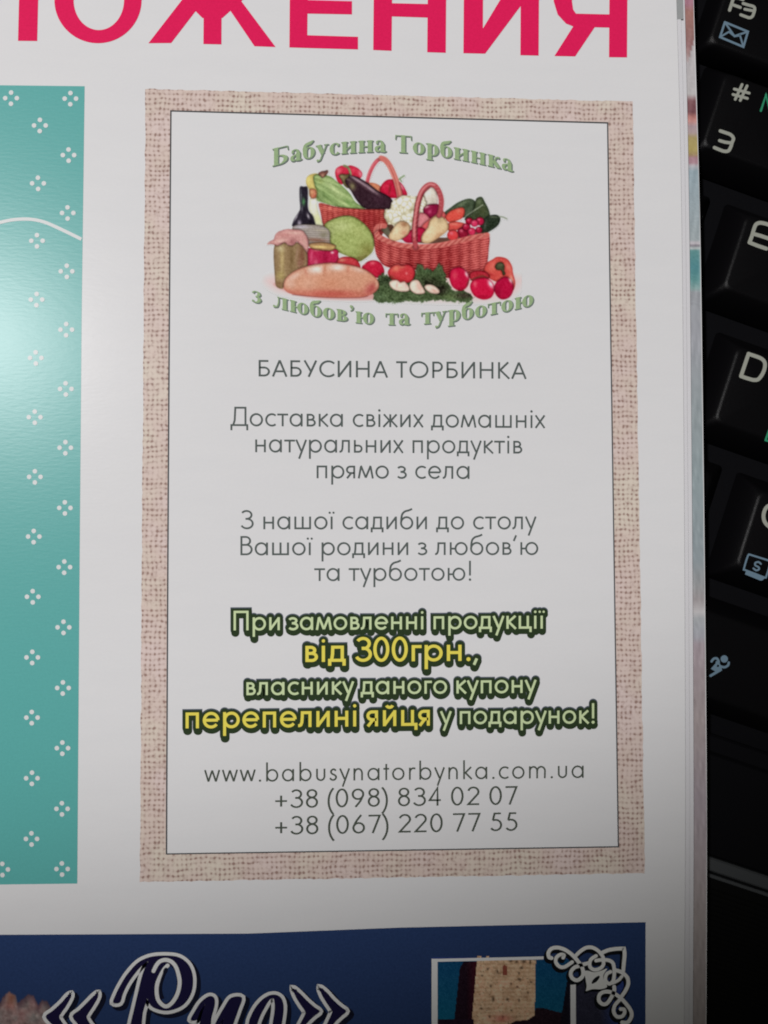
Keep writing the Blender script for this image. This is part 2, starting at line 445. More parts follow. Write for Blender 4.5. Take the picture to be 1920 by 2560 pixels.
# ---------------------------------------------------------------- bold serif lettering (units: cap height)
def serif(ch):
    """width and list of (points, half widths, closed)"""
    X = .68; T = .105; t = .028; st = []
    def v(x, y0, y1, s0=True, s1=True, ov=.085):
        st.append(([(x, y0), (x, y1)], T, False))
        if s0: st.append(([(x-T-ov, y0+t), (x+T+ov, y0+t)], t, False))
        if s1: st.append(([(x-T-ov, y1-t), (x+T+ov, y1-t)], t, False))
    def bowl(cx, cy, rx, ry, a0=0, a1=350, tk=T, tn=t):
        n = max(8, int(abs(a1-a0)/12)); a = np.radians(np.linspace(a0, a1, n+1))
        wd = tn+(tk-tn)*np.abs(np.cos(a))**1.2
        st.append(([(cx+(rx-w_)*math.cos(q), cy+(ry-w_)*math.sin(q)) for q, w_ in zip(a, wd)], wd, abs(a1-a0) >= 350))
    def s(pts, w, n=5): st.append((smooth(pts, n).tolist(), np.interp(np.linspace(0, 1, (len(pts)-1)*n+1), np.linspace(0, 1, len(w)), w), False))
    def dot(x, y, r=.07): st.append(([(x-.001, y), (x+.001, y)], ('dot', r), False))
    if ch == 'Б':
        v(.2, 0, 1, ov=.07); s([(.2, .97), (.72, .97)], [t, t]); s([(.7, .99), (.74, .75)], [.03, .02]); bowl(.36, .28, .38, .28, 90, -90); s([(.2, .53), (.38, .53)], [t, t]); s([(.2, .03), (.38, .03)], [t, t]); return .8, st
    if ch == 'Т':
        v(.36, 0, 1, s1=False); s([(.02, .97), (.7, .97)], [.03, .03]); s([(.02, 1), (-.0, .74)], [.035, .015]); s([(.7, 1), (.72, .74)], [.035, .015]); return .74, st
    if ch == 'а':
        s([(.36, .0), (.36, .46)], [T*.95, T*.95]); s([(.36, .45), (.3, .62), (.18, .65), (.08, .58)], [T*.9, .05, .035, .05]); dot(.11, .53, .075)
        s([(.34, .38), (.2, .34), (.09, .25), (.08, .13), (.16, .06), (.28, .1), (.35, .2)], [.02, .05, .085, .08, .06, .02, .02]); s([(.34, .05), (.44, .03), (.54, .07)], [.06, .045, .02]); return .52, st
    if ch == 'б':
        bowl(.28, .33, .28, .345); s([(.1, .35), (.08, .6), (.16, .8), (.34, .88), (.5, 1.0)], [.09, .085, .09, .09, .02]); return .56, st
    if ch == 'у':
        s([(.12, .66), (.3, .16)], [T, T*.9]); s([(.48, .66), (.27, .06), (.18, -.18), (.08, -.22)], [.03, .035, .035, .05]); dot(.08, -.2, .075)
        s([(-.02, .65), (.26, .65)], [t, t]); s([(.36, .65), (.58, .65)], [t, t]); return .56, st
    if ch == 'с':
        bowl(.28, .335, .28, .345, 50, 310); dot(.4, .53, .075); return .48, st
    if ch == 'и':
        v(.17, 0, X, ov=.05); v(.56, 0, X, ov=.05); s([(.17, .14), (.56, .54)], [.035, .035]); return .73, st
    if ch == 'н':
        v(.17, 0, X, ov=.05); v(.55, 0, X, ov=.05); s([(.17, .34), (.55, .34)], [.032, .032]); return .72, st
    if ch == 'о': bowl(.28, .33, .28, .345); return .56, st
    if ch == 'р':
        v(.17, -.26, X, s1=False, ov=.06); s([(.0, X-t), (.17, X-t)], [t, t]); bowl(.33, .33, .26, .345, 115, -115); return .6, st
    if ch == 'к':
        v(.17, 0, X, ov=.05); s([(.2, .32), (.32, .38), (.4, .56), (.5, .62)], [.025, .03, .04, .05]); dot(.52, .6, .065); s([(.3, .38), (.42, .18), (.54, .04)], [T*.8, T, T*.8]); s([(.42, .03), (.64, .03)], [t, t]); return .62, st
    if ch == 'з':
        s([(.06, .52), (.12, .62), (.22, .65), (.33, .6), (.35, .5), (.28, .39), (.18, .36)], [.06, .04, .03, .07, .09, .05, .025]); s([(.18, .36), (.32, .32), (.37, .2), (.3, .06), (.16, .02), (.04, .1)], [.025, .06, .1, .06, .035, .065]); return .46, st
    if ch == 'л':
        v(.56, 0, X, ov=.05); s([(.2, X-t), (.56, X-t)], [t, t]); s([(.27, X), (.27, .35), (.2, .1), (.07, .06)], [.03, .035, .04, .05]); dot(.07, .08, .08); return .72, st
    if ch == 'ю':
        v(.17, 0, X, ov=.05); s([(.17, .34), (.42, .34)], [.032, .032]); bowl(.63, .33, .27, .345); return .9, st
    if ch == 'в':
        v(.17, 0, X, ov=.05, s0=True); bowl(.27, .51, .22, .17, 90, -90, .085); bowl(.28, .185, .27, .185, 90, -90, .095); s([(.17, .36), (.3, .36)], [t, t]); s([(.17, .03), (.3, .03)], [t, t]); return .56, st
    if ch == 'т':
        v(.28, 0, X, s1=False, ov=.06); s([(.0, X-t), (.56, X-t)], [t, t]); s([(.01, X), (.0, .46)], [.03, .012]); s([(.55, X), (.56, .46)], [.03, .012]); return .56, st
    if ch == '’':
        dot(.1, .92, .09); s([(.17, .92), (.15, .76), (.05, .66)], [.04, .035, .01]); return .22, st
    raise KeyError(ch)

def warped_line(ink, text, xs, curve, cap, shift=(0, 0), slimmer=0.0, space=.3, gap=.05):
    """every letter stays upright while its baseline follows the curve (photo pixels)"""
    X = 0; items = []
    for ch in text:
        if ch == ' ': X += space; continue
        w, st = serif(ch); items.append((X, st)); X += w+gap
    tot = X-gap; x0, x1 = xs
    cx = [p[0] for p in curve]; cy = [p[1] for p in curve]
    co = np.polyfit(cx, cy, 4)
    sx = (x1-x0)/tot
    for X0, st in items:
        def fn(p, X0=X0):
            px = x0+(x1-x0)*(X0+p[:, 0])/tot
            return np.column_stack([px+shift[0], np.polyval(co, px)-p[:, 1]*cap+shift[1]])
        for pts, w, cl in st:
            if isinstance(w, tuple): ink.disc(pts[0], (w[1]-slimmer)*cap/sx, fn=fn, ry=w[1]-slimmer)
            else: ink.ribbon(pts, np.maximum(.012, np.asarray(w)-slimmer), closed=cl, fn=fn)
    print('WARP', text, sx/cap)

# ================================================================ THE MAGAZINE
MAG_LOC = (P(900, 1280)[0]/1000, P(900, 1280)[1]/1000, (ZT-4.4)/1000)
mag = thing('magazine', 'open glossy magazine page with a framed vegetable basket coupon, lying on the black keyboard', 'magazine', MAG_LOC)

XL = -166.0
def sheet(name, edge, z, thick, mat, label=None, left=XL):
    """a sheet whose right edge runs through the photo pixels given"""
    ys = np.linspace(-1150, 3650, 90)
    ex = np.interp(ys, [e[1] for e in edge], [e[0] for e in edge])
    k = np.ones(9)/9.0
    exs = np.convolve(np.pad(ex, 4, mode='edge'), k, mode='valid')
    q = P(exs, ys, z)
    n = len(ys); V = []
    for i in range(n):
        V += [(left, q[i, 1], z), (q[i, 0], q[i, 1], z), (q[i, 0], q[i, 1], z-thick), (left, q[i, 1], z-thick)]
    Fs = []
    for i in range(n-1):
        a, b = 4*i, 4*(i+1)
        for k_ in range(4):
            k2 = (k_+1) % 4
            Fs.append([a+k_, b+k_, b+k2, a+k2][::-1])
    Fs.append([0, 1, 2, 3][::-1]); e = 4*(n-1); Fs.append([e, e+1, e+2, e+3])
    return mesh_obj(name, V, Fs, mat, mag, label)
E1 = [(1655, -1200), (1691, 0), (1699, 250), (1704, 500), (1709, 1000), (1712, 1500), (1714, 2060), (1710, 2560), (1702, 3700)]
E1b = [(1664, -1200), (1701, 0), (1709, 250), (1714, 500), (1718, 1000), (1722, 1500), (1725, 2060), (1722, 2560), (1714, 3700)]
E2 = [(1672, -1200), (1712, 0), (1718, 250), (1723, 500), (1728, 1000), (1732, 1500), (1735, 2060), (1732, 2560), (1726, 3700)]
E3 = [(1690, -1200), (1735, 0), (1739, 170), (1750, 500), (1757, 1000), (1763, 1500), (1768, 2060), (1766, 2560), (1760, 3700)]
sheet('page', E1, 0.0, .09, PAPER, 'white top page carrying the coupon and the printed panels')
sheet('page', E1b, -.30, .08, PAPER_EDGE, 'second page whose white margin peeks out at the right')
sheet('page', E2, -.50, .08, PAPER_EDGE, 'third page whose white margin peeks out at the right')
sheet('page', E3, -1.0, .1, PAPER, 'lower page with coloured print along its right edge')
E4 = [(a-3, b) for a, b in E3]
for i in range(4):
    sheet('page', [(a-2*i-random.random()*2, b) for a, b in E4], -1.3-.8*i, .7, PAPER_EDGE, 'block of inner pages under the top pages')

Z1, Z2, Z3, Z4 = .02, .045, .07, .095         # thickness order of the inks, mm

# grey patch at the top of the second page
poly_obj('grey_margin_print', [(1680, -60), (1706.5, -60), (1708.5, 48), (1680, 48)], -.28, print_mat('grey_ink', alb((128, 130, 130), .6)), mag)

# coloured print along the edge of the lower page
def lower_print():
    stops = [(-200, (176, 120, 140)), (10, (176, 118, 136)), (30, (172, 118, 108)), (95, (158, 112, 108)), (110, (160, 112, 112)), (130, (168, 130, 128)), (165, (190, 184, 186)), (236, (190, 186, 186)),
             (243, (176, 150, 152)), (252, (140, 92, 96)), (280, (128, 78, 84)), (292, (190, 120, 112)), (302, (210, 140, 132)), (316, (176, 150, 156)), (332, (182, 158, 156)), (345, (178, 158, 96)), (375, (184, 164, 92)), (388, (172, 142, 100)),
             (394, (176, 128, 140)), (408, (182, 140, 150)), (414, (186, 184, 190)), (428, (150, 170, 180)), (600, (160, 172, 176)), (606, (192, 186, 192)), (611, (188, 182, 190)), (614, (110, 100, 112)), (617, (170, 176, 180)), (622, (180, 190, 190)),
             (626, (92, 150, 150)), (668, (76, 142, 150)), (700, (92, 152, 152)), (722, (138, 172, 170)), (730, (156, 160, 166)), (840, (162, 164, 172)), (1000, (150, 160, 164)), (1200, (146, 162, 166)), (1400, (144, 156, 162)), (1470, (158, 158, 160)),
             (1500, (166, 158, 160)), (1530, (196, 192, 194)), (1545, (170, 174, 178)), (1590, (166, 168, 178)), (1612, (168, 152, 160)), (1800, (166, 152, 152)), (2000, (166, 152, 160)), (2300, (170, 158, 156)), (3400, (170, 160, 158))]
    ys = np.concatenate([np.linspace(-200, 420, 150), np.linspace(425, 760, 110), np.linspace(765, 3300, 160)])
    cs = np.array([[np.interp(y, [s[0] for s in stops], [s[1][k] for s in stops]) for k in range(3)] for y in ys])
    ex = np.interp(ys, [e[1] for e in E3], [e[0] for e in E3])
    nx = 12; V = []; Cc = []
    for i, y in enumerate(ys):
        for j in range(nx):
            x = 1690+(ex[i]-1.8-1690)*j/(nx-1)
            V.append(P(x, y, -.985)); c = cs[i].copy()
            if 95 < y < 165 and x > 1737-(y-95)*.28: c = np.array((190, 184, 186.))
            c += 9*math.sin(x*.35+y*.05)*math.sin(y*.021+2)+rng.normal(0, 3.0)
            if x > ex[i]-5 and (620 < y < 730): c = c*.6+np.array((180, 200, 200))*.4
            c = (c.mean()+(c-c.mean())*.8)*.92; Cc.append(alb(np.clip(c, 0, 255), .74))
    n = len(ys)
    Fs = [[i*nx+j, (i+1)*nx+j, (i+1)*nx+j+1, i*nx+j+1] for i in range(n-1) for j in range(nx-1)]
    mesh_obj('edge_photo_print', np.array(V), Fs, attr_mat('edge_photo_ink'), mag, 'strip of coloured photographs along the lower page edge', cols=np.array(Cc))
lower_print()

# ---- the red headline
RED = print_mat('crimson_ink', alb((216, 30, 82), .74), .12)
def headline():
    def letter(name, polys):
        k = Ink()
        for p in polys: k.ribbon(*p[1:], maxm=3) if p[0] == 'r' else k.poly(p[1])
        k.build('headline_letter', Z1, RED, mag, 'crimson capital letter '+name)
    letter('Л', [('p', [(45, 102), (93, 102.5), (98, -105), (50, -105)]), ('p', [(-98, -105), (50, -105), (50, -68), (-60, -68)]), ('p', [(-98, -105), (-60, -105), (-60, -20), (-75, 60), (-110, 102), (-150, 104), (-150, 66), (-118, 45), (-100, -20)])])
    k = Ink()
    t = np.radians(np.linspace(0, 360, 97)[:-1])
    o = np.column_stack([245+109*np.cos(t), 108*np.sin(t)]); i_ = np.column_stack([247+63*np.cos(t), 75*np.sin(t)])
    n = len(t); k.add(np.concatenate([o, i_]), [[j, (j+1) % n, n+(j+1) % n, n+j] for j in range(n)])
    k.build('headline_letter', Z1, RED, mag, 'crimson capital letter О')
    def both(pts, cy=1.0):
        up = [(x+3, 2*cy-y) for x, y in pts]
        return [('p', pts), ('p', up)]
    K = []
    for side in ([(371, 108), (428, 107.5), (489, 28), (506, 45), (522, 45), (522, -3), (457, -3)], [(689, 117.5), (636, 115.5), (576, 27), (556, 45), (540, 45), (540, -3), (599, -3)]): K += both(side)
    K.append(('p', [(508.5, 110), (553.5, 111), (555, -107), (510, -107)]))
    letter('Ж', K)
    letter('Е', [('p', [(723.5, 118.5), (768, 120), (770, -90), (725, -92)]), ('p', [(768, 120), (895, 123.5), (895, 92), (768, 88)]), ('p', [(768, 34), (880, 36), (880, 3), (768, 0)]), ('p', [(768, -55), (888, -53), (888, -87), (768, -90)])])
    letter('Н', [('p', [(933, 125), (979, 127), (981, -84), (935, -86)]), ('p', [(1068, 130.5), (1114.5, 132), (1116, -80), (1070, -82)]), ('p', [(979, 41), (1069, 44), (1069, 10), (979, 8)])])
    letter('И', [('p', [(1158.5, 133), (1207, 134), (1208, -78), (1160, -80)]), ('p', [(1301, 138), (1346.6, 139), (1348, -74), (1302, -76)]), ('p', [(1205, 134), (1213, 134), (1304, 12), (1304, -76), (1296, -76), (1205, 75)])])
    bowl = [(1523, -72), (1450, -72), (1408, -62), (1386, -35), (1384, 0), (1394, 34), (1415, 57), (1437, 62)]
    letter('Я', [('p', [(1522.5, 143), (1567.6, 143.5), (1569, -72), (1524, -74)]),
        ('p', [(1386, 140), (1438, 141), (1487, 68), (1484, 52), (1438, 58)]), ('p', [(1437, 67), (1524, 69), (1524, 36), (1440, 34)]),
        ('p', [(1440, 34), (1437, 67.5), (1415, 59), (1394, 36), (1384, 3), (1385, -28), (1430, -25), (1430, 3), (1433, 24)]),
        ('p', [(1430, -24), (1385, -27), (1400, -60), (1440, -74), (1524, -74), (1524, -41), (1446, -41)])])
headline()

# ---- teal panel on the left
TEAL = print_mat('teal_ink', alb((84, 158, 154), .78), .05, .43)
TEAL.node_tree.nodes['Principled BSDF'].inputs['Specular IOR Level'].default_value = .21
WHITE_INK = print_mat('white_ink', (.76, .78, .78), .02, .44)
poly_obj('teal_panel', [(-1150, 200), (211.5, 215.5), (204, 780), (199, 1380), (193, 2209), (-1130, 2225)], Z1, TEAL, mag, 'teal panel with white four-dot motifs')
colA = [(152, 213), (148, 335), (146, 460), (144, 586), (143, 712), (142, 840), (141, 967), (140, 1097), (139, 1225), (137, 1355), (136, 1486), (135, 1616), (134, 1747), (134, 1877)]
colB = [(86, 271), (82, 396), (80, 520), (79, 647), (77, 773), (75, 901), (75, 1030), (73, 1159), (71, 1289), (70, 1420), (69, 1550), (69, 1681), (68, 1812)]
colC = [(24, 212), (5, 1878)]
for c in colA+colB+colC:
    x, y = c[0]/.864, c[1]/.864
    k = Ink()
    for dx, dy in ((0, -14), (14.3, 0), (0, 14), (-14.3, 0)): k.disc((x+dx+random.uniform(-.5, .5), y+dy), 5.9, n=14)
    k.build('dot_motif', Z2, WHITE_INK, mag)
k = Ink(); k.ribbon(smooth([(-260, 640), (-120, 596), (-40, 567), (0, 556), (35, 549), (75, 548), (110, 555), (150, 572), (203.5, 598)], 10), [4.2]*81)
k.build('white_curve', Z2, WHITE_INK, mag)

# ---- coupon: burlap frame, rule, lettering
BUR = burlap_mat()
def ring_patch(name, outer, inner, z, mat):
    q = np.concatenate([P([p[0] for p in outer], [p[1] for p in outer], z), P([p[0] for p in inner], [p[1] for p in inner], z)])
    n = len(outer)
    mesh_obj(name, q, [[i, n+i, n+(i+1) % n, (i+1) % n] for i in range(n)], mat, mag)
def lerp_side(a, b, n, bow=(0, 0), j=0.0):
    out = []
    for i in range(n):
        t = i/n; s = 4*t*(1-t)
        out.append((a[0]+(b[0]-a[0])*t+bow[0]*s+random.uniform(-j, j), a[1]+(b[1]-a[1])*t+bow[1]*s+random.uniform(-j, j)))
    return out
def quad(tl, tr, br, bl, bows, n=60, j=0.0):
    return lerp_side(tl, tr, n, bows[0], j)+lerp_side(tr, br, n, bows[1], j)+lerp_side(br, bl, n, bows[2], j)+lerp_side(bl, tl, n, bows[3], j)
OUT = quad((364, 222), (1582, 254), (1612, 2183), (350, 2205), ((0, 0), (0, 0), (0, 0), (-1, 0)), n=110, j=1.3)
INN = quad((427, 277), (1519, 307), (1546, 2117), (416, 2135), ((0, 0), (0, 0), (0, 0), (-1, 0)), n=110)
ring_patch('burlap_border', OUT, INN, Z1, BUR)
RULE = print_mat('dark_rule_ink', alb((66, 68, 70), .7), .1)
def shrink(poly, d):
    c = np.mean(poly, 0)
    return [(x-d*math.copysign(1, x-c[0]), y-d*math.copysign(1, y-c[1])) for x, y in poly]
IN0 = quad((427, 277), (1519, 307), (1546, 2117), (416, 2135), ((0, 0), (0, 0), (0, 0), (-1, 0)), n=10)
ring_patch('rule_line', shrink(IN0, -1.6), shrink(IN0, 1.6), Z2, RULE)

GREY = print_mat('grey_text_ink', alb((80, 87, 85), .72), .08)
GREY2 = print_mat('grey_green_text_ink', alb((66, 72, 64), .66), .08)
def tl(*a, mat=GREY, **kw):
    k = Ink(); text_line(k, *a, **kw); k.build('text_line', Z2, mat, mag)
RG = .047
tl('БАБУСИНА ТОРБИНКА', 646.5, 940.8, 1316, 947, 41, .056, track=.035, space=.34)
tl('Доставка свіжих домашніх', 576, 1064.7, 1363, 1070, 48, RG, track=-.014, space=.36)
tl('натуральних продуктів', 638, 1130.3, 1305.5, 1133.7, 48, RG, track=-.014, space=.36)
tl('прямо з села', 791.5, 1195.4, 1173.5, 1197, 48, RG, track=-.014, space=.36)
tl('З нашої садиби до столу', 603, 1323, 1340.6, 1323, 48, RG, track=-.014, space=.36)
tl('Вашої родини з любов’ю', 601, 1388, 1345.5, 1387, 48, RG, track=-.014, space=.36)
tl('та турботою!', 785.5, 1452.4, 1177, 1451.2, 48, RG, track=-.014, space=.36)
tl('www.babusynatorbynka.com.ua', 511, 1955.5, 1459, 1944.5, 46, .046, mat=GREY2, track=.075)
tl('+38 (098) 834 02 07', 688, 2020.5, 1292.5, 2011, 46, .048, mat=GREY2, track=.05)
tl('+38 (067) 220 77 55', 688, 2087, 1293.5, 2076.5, 46, .048, mat=GREY2, track=.05)

DARKO = print_mat('dark_green_outline_ink', alb((38, 50, 32), .62), .1)
DARKP = print_mat('slate_outline_ink', alb((74, 80, 90), .64), .1)
PALE = print_mat('pale_green_ink', alb((178, 192, 150), .68), .03)
YEL = print_mat('yellow_ink', alb((208, 188, 80), .66), .03)
promo = [('При замовленні продукції', 584, 1576, 1357, 1571.5, 49, .058, PALE, -.02),
         ('від 300грн.', 763.5, 1655, 1176, 1652, 61, .061, YEL, -.03),
         ('власнику даного купону', 616, 1738, 1341, 1732, 49, .058, PALE, -.02),
         ('перепелині яйця', 464, 1821, 1074.5, 1814, 60, .061, YEL, -.03),
         ('у подарунок!', 1100.5, 1810.5, 1485.5, 1808.5, 49, .058, PALE, -.02)]
kp = Ink(211, .00018); kd = Ink(211, .00018)
for t_, x0, y0, x1, y1, cap, h, mat, tr in promo:
    for kk, gw, sh in ((kp, 8.0, ((0, -.8),)), (kd, 6.9, ((0, 1.0), (0.5, 3.5), (1, 6.3)))):
        text_line(kk, t_, x0, y0, x1, y1, cap, h, track=tr, grow=gw/cap, shifts=sh, space=.33)
for kk, gw, sh in ((kp, 8.0, (0, -.8)), (kd, 6.9, (0, 1)), (kd, 6.9, (1, 6.3))):
    kk.ribbon([(1185+sh[0], 1662+sh[1]), (1192+sh[0], 1646+sh[1])], 4+gw, cap='round')
kp.build('lettering_outline', .03, DARKP, mag, 'slate rim around the bold promotional lettering')
kd.build('lettering_outline', .07, DARKO, mag, 'dark green shadow around the bold promotional lettering')
for t_, x0, y0, x1, y1, cap, h, mat, tr in promo:
    k = Ink(); text_line(k, t_, x0, y0, x1, y1, cap, h, track=tr, space=.33); k.build('text_line', .112, mat, mag)
k = Ink(); k.ribbon([(1185, 1662), (1192, 1646)], 3.4, cap='butt'); k.build('comma', .112, PALE, mag)

# ---- the two arched green lines
def z1(p): return (600+p[0]/2.127, 300+p[1]/2.127)
up = [z1(p) for p in [(170, 246), (250, 229), (330, 212), (400, 199), (480, 186), (560, 178), (650, 173), (740, 171), (860, 175), (950, 181), (1030, 190), (1110, 202), (1180, 215), (1260, 231), (1350, 251), (1450, 276)]]
lo_ = [z1(p) for p in [(55, 962), (155, 990), (300, 1025), (420, 1050), (560, 1071), (680, 1084), (850, 1090), (980, 1087), (1120, 1072), (1240, 1053), (1345, 1034), (1420, 1018), (1560, 985)]]
GSH = print_mat('green_shadow_ink', alb((108, 122, 112), .72), .06)
GFI = print_mat('green_letter_ink', alb((140, 162, 122), .74), .12)
for text, xs, cv, cap, gap, sp, lab in (('Бабусина Торбинка', (z1((168, 0))[0], z1((1452, 0))[0]), up, 44, .045, .38, 'arched green serif line above the basket picture'),
                              ('з любов’ю та турботою', (z1((60, 0))[0], z1((1560, 0))[0]), lo_, 43, .055, .48, 'arched green serif line below the basket picture')):
    k = Ink(); warped_line(k, text, xs, cv, cap, (1.8, 1.6), -.006, sp, gap); k.build('arched_lettering', .09, GSH, mag, 'grey green shadow of the '+lab)
    k = Ink(); warped_line(k, text, xs, cv, cap, (0, 0), .012, sp, gap); k.build('arched_lettering', .115, GFI, mag, lab)
#@PICTURES@
# ---------------------------------------------------------------- printed photographs, painted point by point
class Canvas:
    def __init__(self, x0, y0, x1, y1, step, bg, k=.72):
        self.x = np.arange(x0, x1+step, step); self.y = np.arange(y0, y1+step, step)
        self.X, self.Y = np.meshgrid(self.x, self.y); self.step = step; self.k = k
        self.C = np.empty(self.X.shape+(3,)); self.C[:] = bg
        self.id = np.zeros(self.X.shape, int); self.names = ['background']
        self.noise_cache = {}
    def noise(self, scale, seed=0, octaves=3):
        out = 0; amp = 1; tot = 0
        r = np.random.default_rng(1000+seed)
        for o in range(octaves):
            g = r.uniform(-1, 1, (int((self.y[-1]-self.y[0])/scale)+4, int((self.x[-1]-self.x[0])/scale)+4))
            fx = (self.X-self.x[0])/scale; fy = (self.Y-self.y[0])/scale
            ix = fx.astype(int); iy = fy.astype(int); tx = fx-ix; ty = fy-iy
            tx = tx*tx*(3-2*tx); ty = ty*ty*(3-2*ty)
            v = (g[iy, ix]*(1-tx)+g[iy, ix+1]*tx)*(1-ty)+(g[iy+1, ix]*(1-tx)+g[iy+1, ix+1]*tx)*ty
            out = out+v*amp; tot += amp; amp *= .55; scale = max(scale/2, 1.2)
        return out/tot
    def sdf(self, pts, warp=None, m=6):
        """signed distance in pixels, positive inside, only near the shape"""
        p = np.asarray(pts, float)
        i0 = max(0, int((p[:, 1].min()-m-self.y[0])/self.step)); i1 = min(len(self.y), int((p[:, 1].max()+m-self.y[0])/self.step)+2)
        j0 = max(0, int((p[:, 0].min()-m-self.x[0])/self.step)); j1 = min(len(self.x), int((p[:, 0].max()+m-self.x[0])/self.step)+2)
        sl = (slice(i0, i1), slice(j0, j1)); X = self.X[sl]; Y = self.Y[sl]
        if warp is not None: X = X+warp[0][sl]; Y = Y+warp[1][sl]
        d2 = np.full(X.shape, 1e9); ins = np.zeros(X.shape, bool)
        for a, b in zip(p, np.roll(p, -1, 0)):
            e = b-a; L = e@e+1e-9
            t = np.clip(((X-a[0])*e[0]+(Y-a[1])*e[1])/L, 0, 1)
            d2 = np.minimum(d2, (X-a[0]-t*e[0])**2+(Y-a[1]-t*e[1])**2)
            c = (a[1] > Y) != (b[1] > Y)
            with np.errstate(divide='ignore', invalid='ignore'):
                ins ^= c & (X < (b[0]-a[0])*(Y-a[1])/(b[1]-a[1]+1e-12)+a[0])
        return sl, np.where(ins, 1, -1)*np.sqrt(d2)
    def item(self, name, pts, base, edge=None, er=8, spots=(), tex=None, soft=1.3, closed_smooth=True, warp=None, grain=3, alpha=1.0, new=True):
        p = smooth(pts, 5, True) if closed_smooth else np.asarray(pts, float)
        sl, sd = self.sdf(p, warp, 6+soft); X = self.X[sl]; Y = self.Y[sl]
        col = np.empty(X.shape+(3,)); col[:] = base
        if edge is not None:
            t = np.clip(1-sd/er, 0, 1)[..., None]**1.6
            col = col*(1-t)+np.asarray(edge, float)*t
        for s in spots:
            cx, cy, rx, ry, ang, c, st = s
            a = math.radians(ang); u = (X-cx)*math.cos(a)+(Y-cy)*math.sin(a); v = -(X-cx)*math.sin(a)+(Y-cy)*math.cos(a)
            g = (st*np.exp(-((u/rx)**2+(v/ry)**2)))[..., None]
            col = col*(1-g)+np.asarray(c, float)*g
        if tex is not None: col = tex(X, Y, col, sd, sl)
        col = col+rng.normal(0, grain, col.shape[:2])[..., None]
        al = np.clip(sd/soft+.5, 0, 1)[..., None]*alpha
        self.C[sl] = self.C[sl]*(1-al)+col*al
        if name:
            if name not in self.names or new: self.names.append(name)
            self.id[sl] = np.where(sd > 0, len(self.names)-1, self.id[sl])
    def line(self, pts, w, c, alpha=1, n=6, soft=1.5, name=None):
        p = smooth(pts, n) if len(pts) > 2 else np.asarray(pts, float)
        m = w+5
        i0 = max(0, int((p[:, 1].min()-m-self.y[0])/self.step)); i1 = min(len(self.y), int((p[:, 1].max()+m-self.y[0])/self.step)+2)
        j0 = max(0, int((p[:, 0].min()-m-self.x[0])/self.step)); j1 = min(len(self.x), int((p[:, 0].max()+m-self.x[0])/self.step)+2)
        sl = (slice(i0, i1), slice(j0, j1)); X = self.X[sl]; Y = self.Y[sl]; d2 = np.full(X.shape, 1e9)
        for a, b in zip(p[:-1], p[1:]):
            e = b-a; t = np.clip(((X-a[0])*e[0]+(Y-a[1])*e[1])/(e@e+1e-9), 0, 1)
            d2 = np.minimum(d2, (X-a[0]-t*e[0])**2+(Y-a[1]-t*e[1])**2)
        al = (np.clip((w/2-np.sqrt(d2))/soft+.5, 0, 1)*alpha)[..., None]
        self.C[sl] = self.C[sl]*(1-al)+np.asarray(c, float)*al
        if name:
            self.names.append(name); self.id[sl] = np.where(al[..., 0] > .5, len(self.names)-1, self.id[sl])
    def blur(self, n=1):
        for _ in range(n):
            c = self.C.copy()
            c[1:-1] = .25*self.C[:-2]+.5*self.C[1:-1]+.25*self.C[2:]
            d = c.copy(); d[:, 1:-1] = .25*c[:, :-2]+.5*c[:, 1:-1]+.25*c[:, 2:]
            self.C = d
    def build(self, parent, z, mat, base_name, skip_bg=False, sat=1.0):
        C = self.C
        if sat != 1.0:
            g = C.mean(-1, keepdims=True); C = g+(C-g)*sat
        A = alb(np.clip(C, 4, 250), self.k).reshape(-1, 3)
        q = P(self.X, self.Y, z).reshape(-1, 3)
        ny, nx = self.X.shape
        idx = np.arange(ny*nx).reshape(ny, nx)
        quads = np.stack([idx[:-1, :-1], idx[1:, :-1], idx[1:, 1:], idx[:-1, 1:]], -1)
        cid = self.id[:-1, :-1]
        root = None
        for k_ in range(len(self.names)):
            sel = quads[cid == k_]
            if k_ == 0 and skip_bg:
                far = (np.abs(C-C[0, 0]).max(-1) > .5).ravel(); sel = sel[far[sel].any(1)]
            if len(sel) < 6: 
                if k_ > 0 or len(sel) == 0: continue
            used, inv = np.unique(sel, return_inverse=True)
            par = parent if root is None else root
            o = mesh_obj(base_name if k_ == 0 else 'printed_'+self.names[k_], q[used], inv.reshape(-1, 4), mat, par, None, cols=A[used])
            if root is None: root = o
        return root
INKS = attr_mat('picture_inks')

def a_(pts): return [(640+x/4.608, 370+y/4.608) for x, y in pts]
def b_(pts): return [(920+x/4.1475, 370+y/4.1475) for x, y in pts]
def A1(x, y, rx, ry, ang, c, s): return (640+x/4.608, 370+y/4.608, rx/4.608, ry/4.608, ang, c, s)
def B1(x, y, rx, ry, ang, c, s): return (920+x/4.1475, 370+y/4.1475, rx/4.1475, ry/4.1475, ang, c, s)

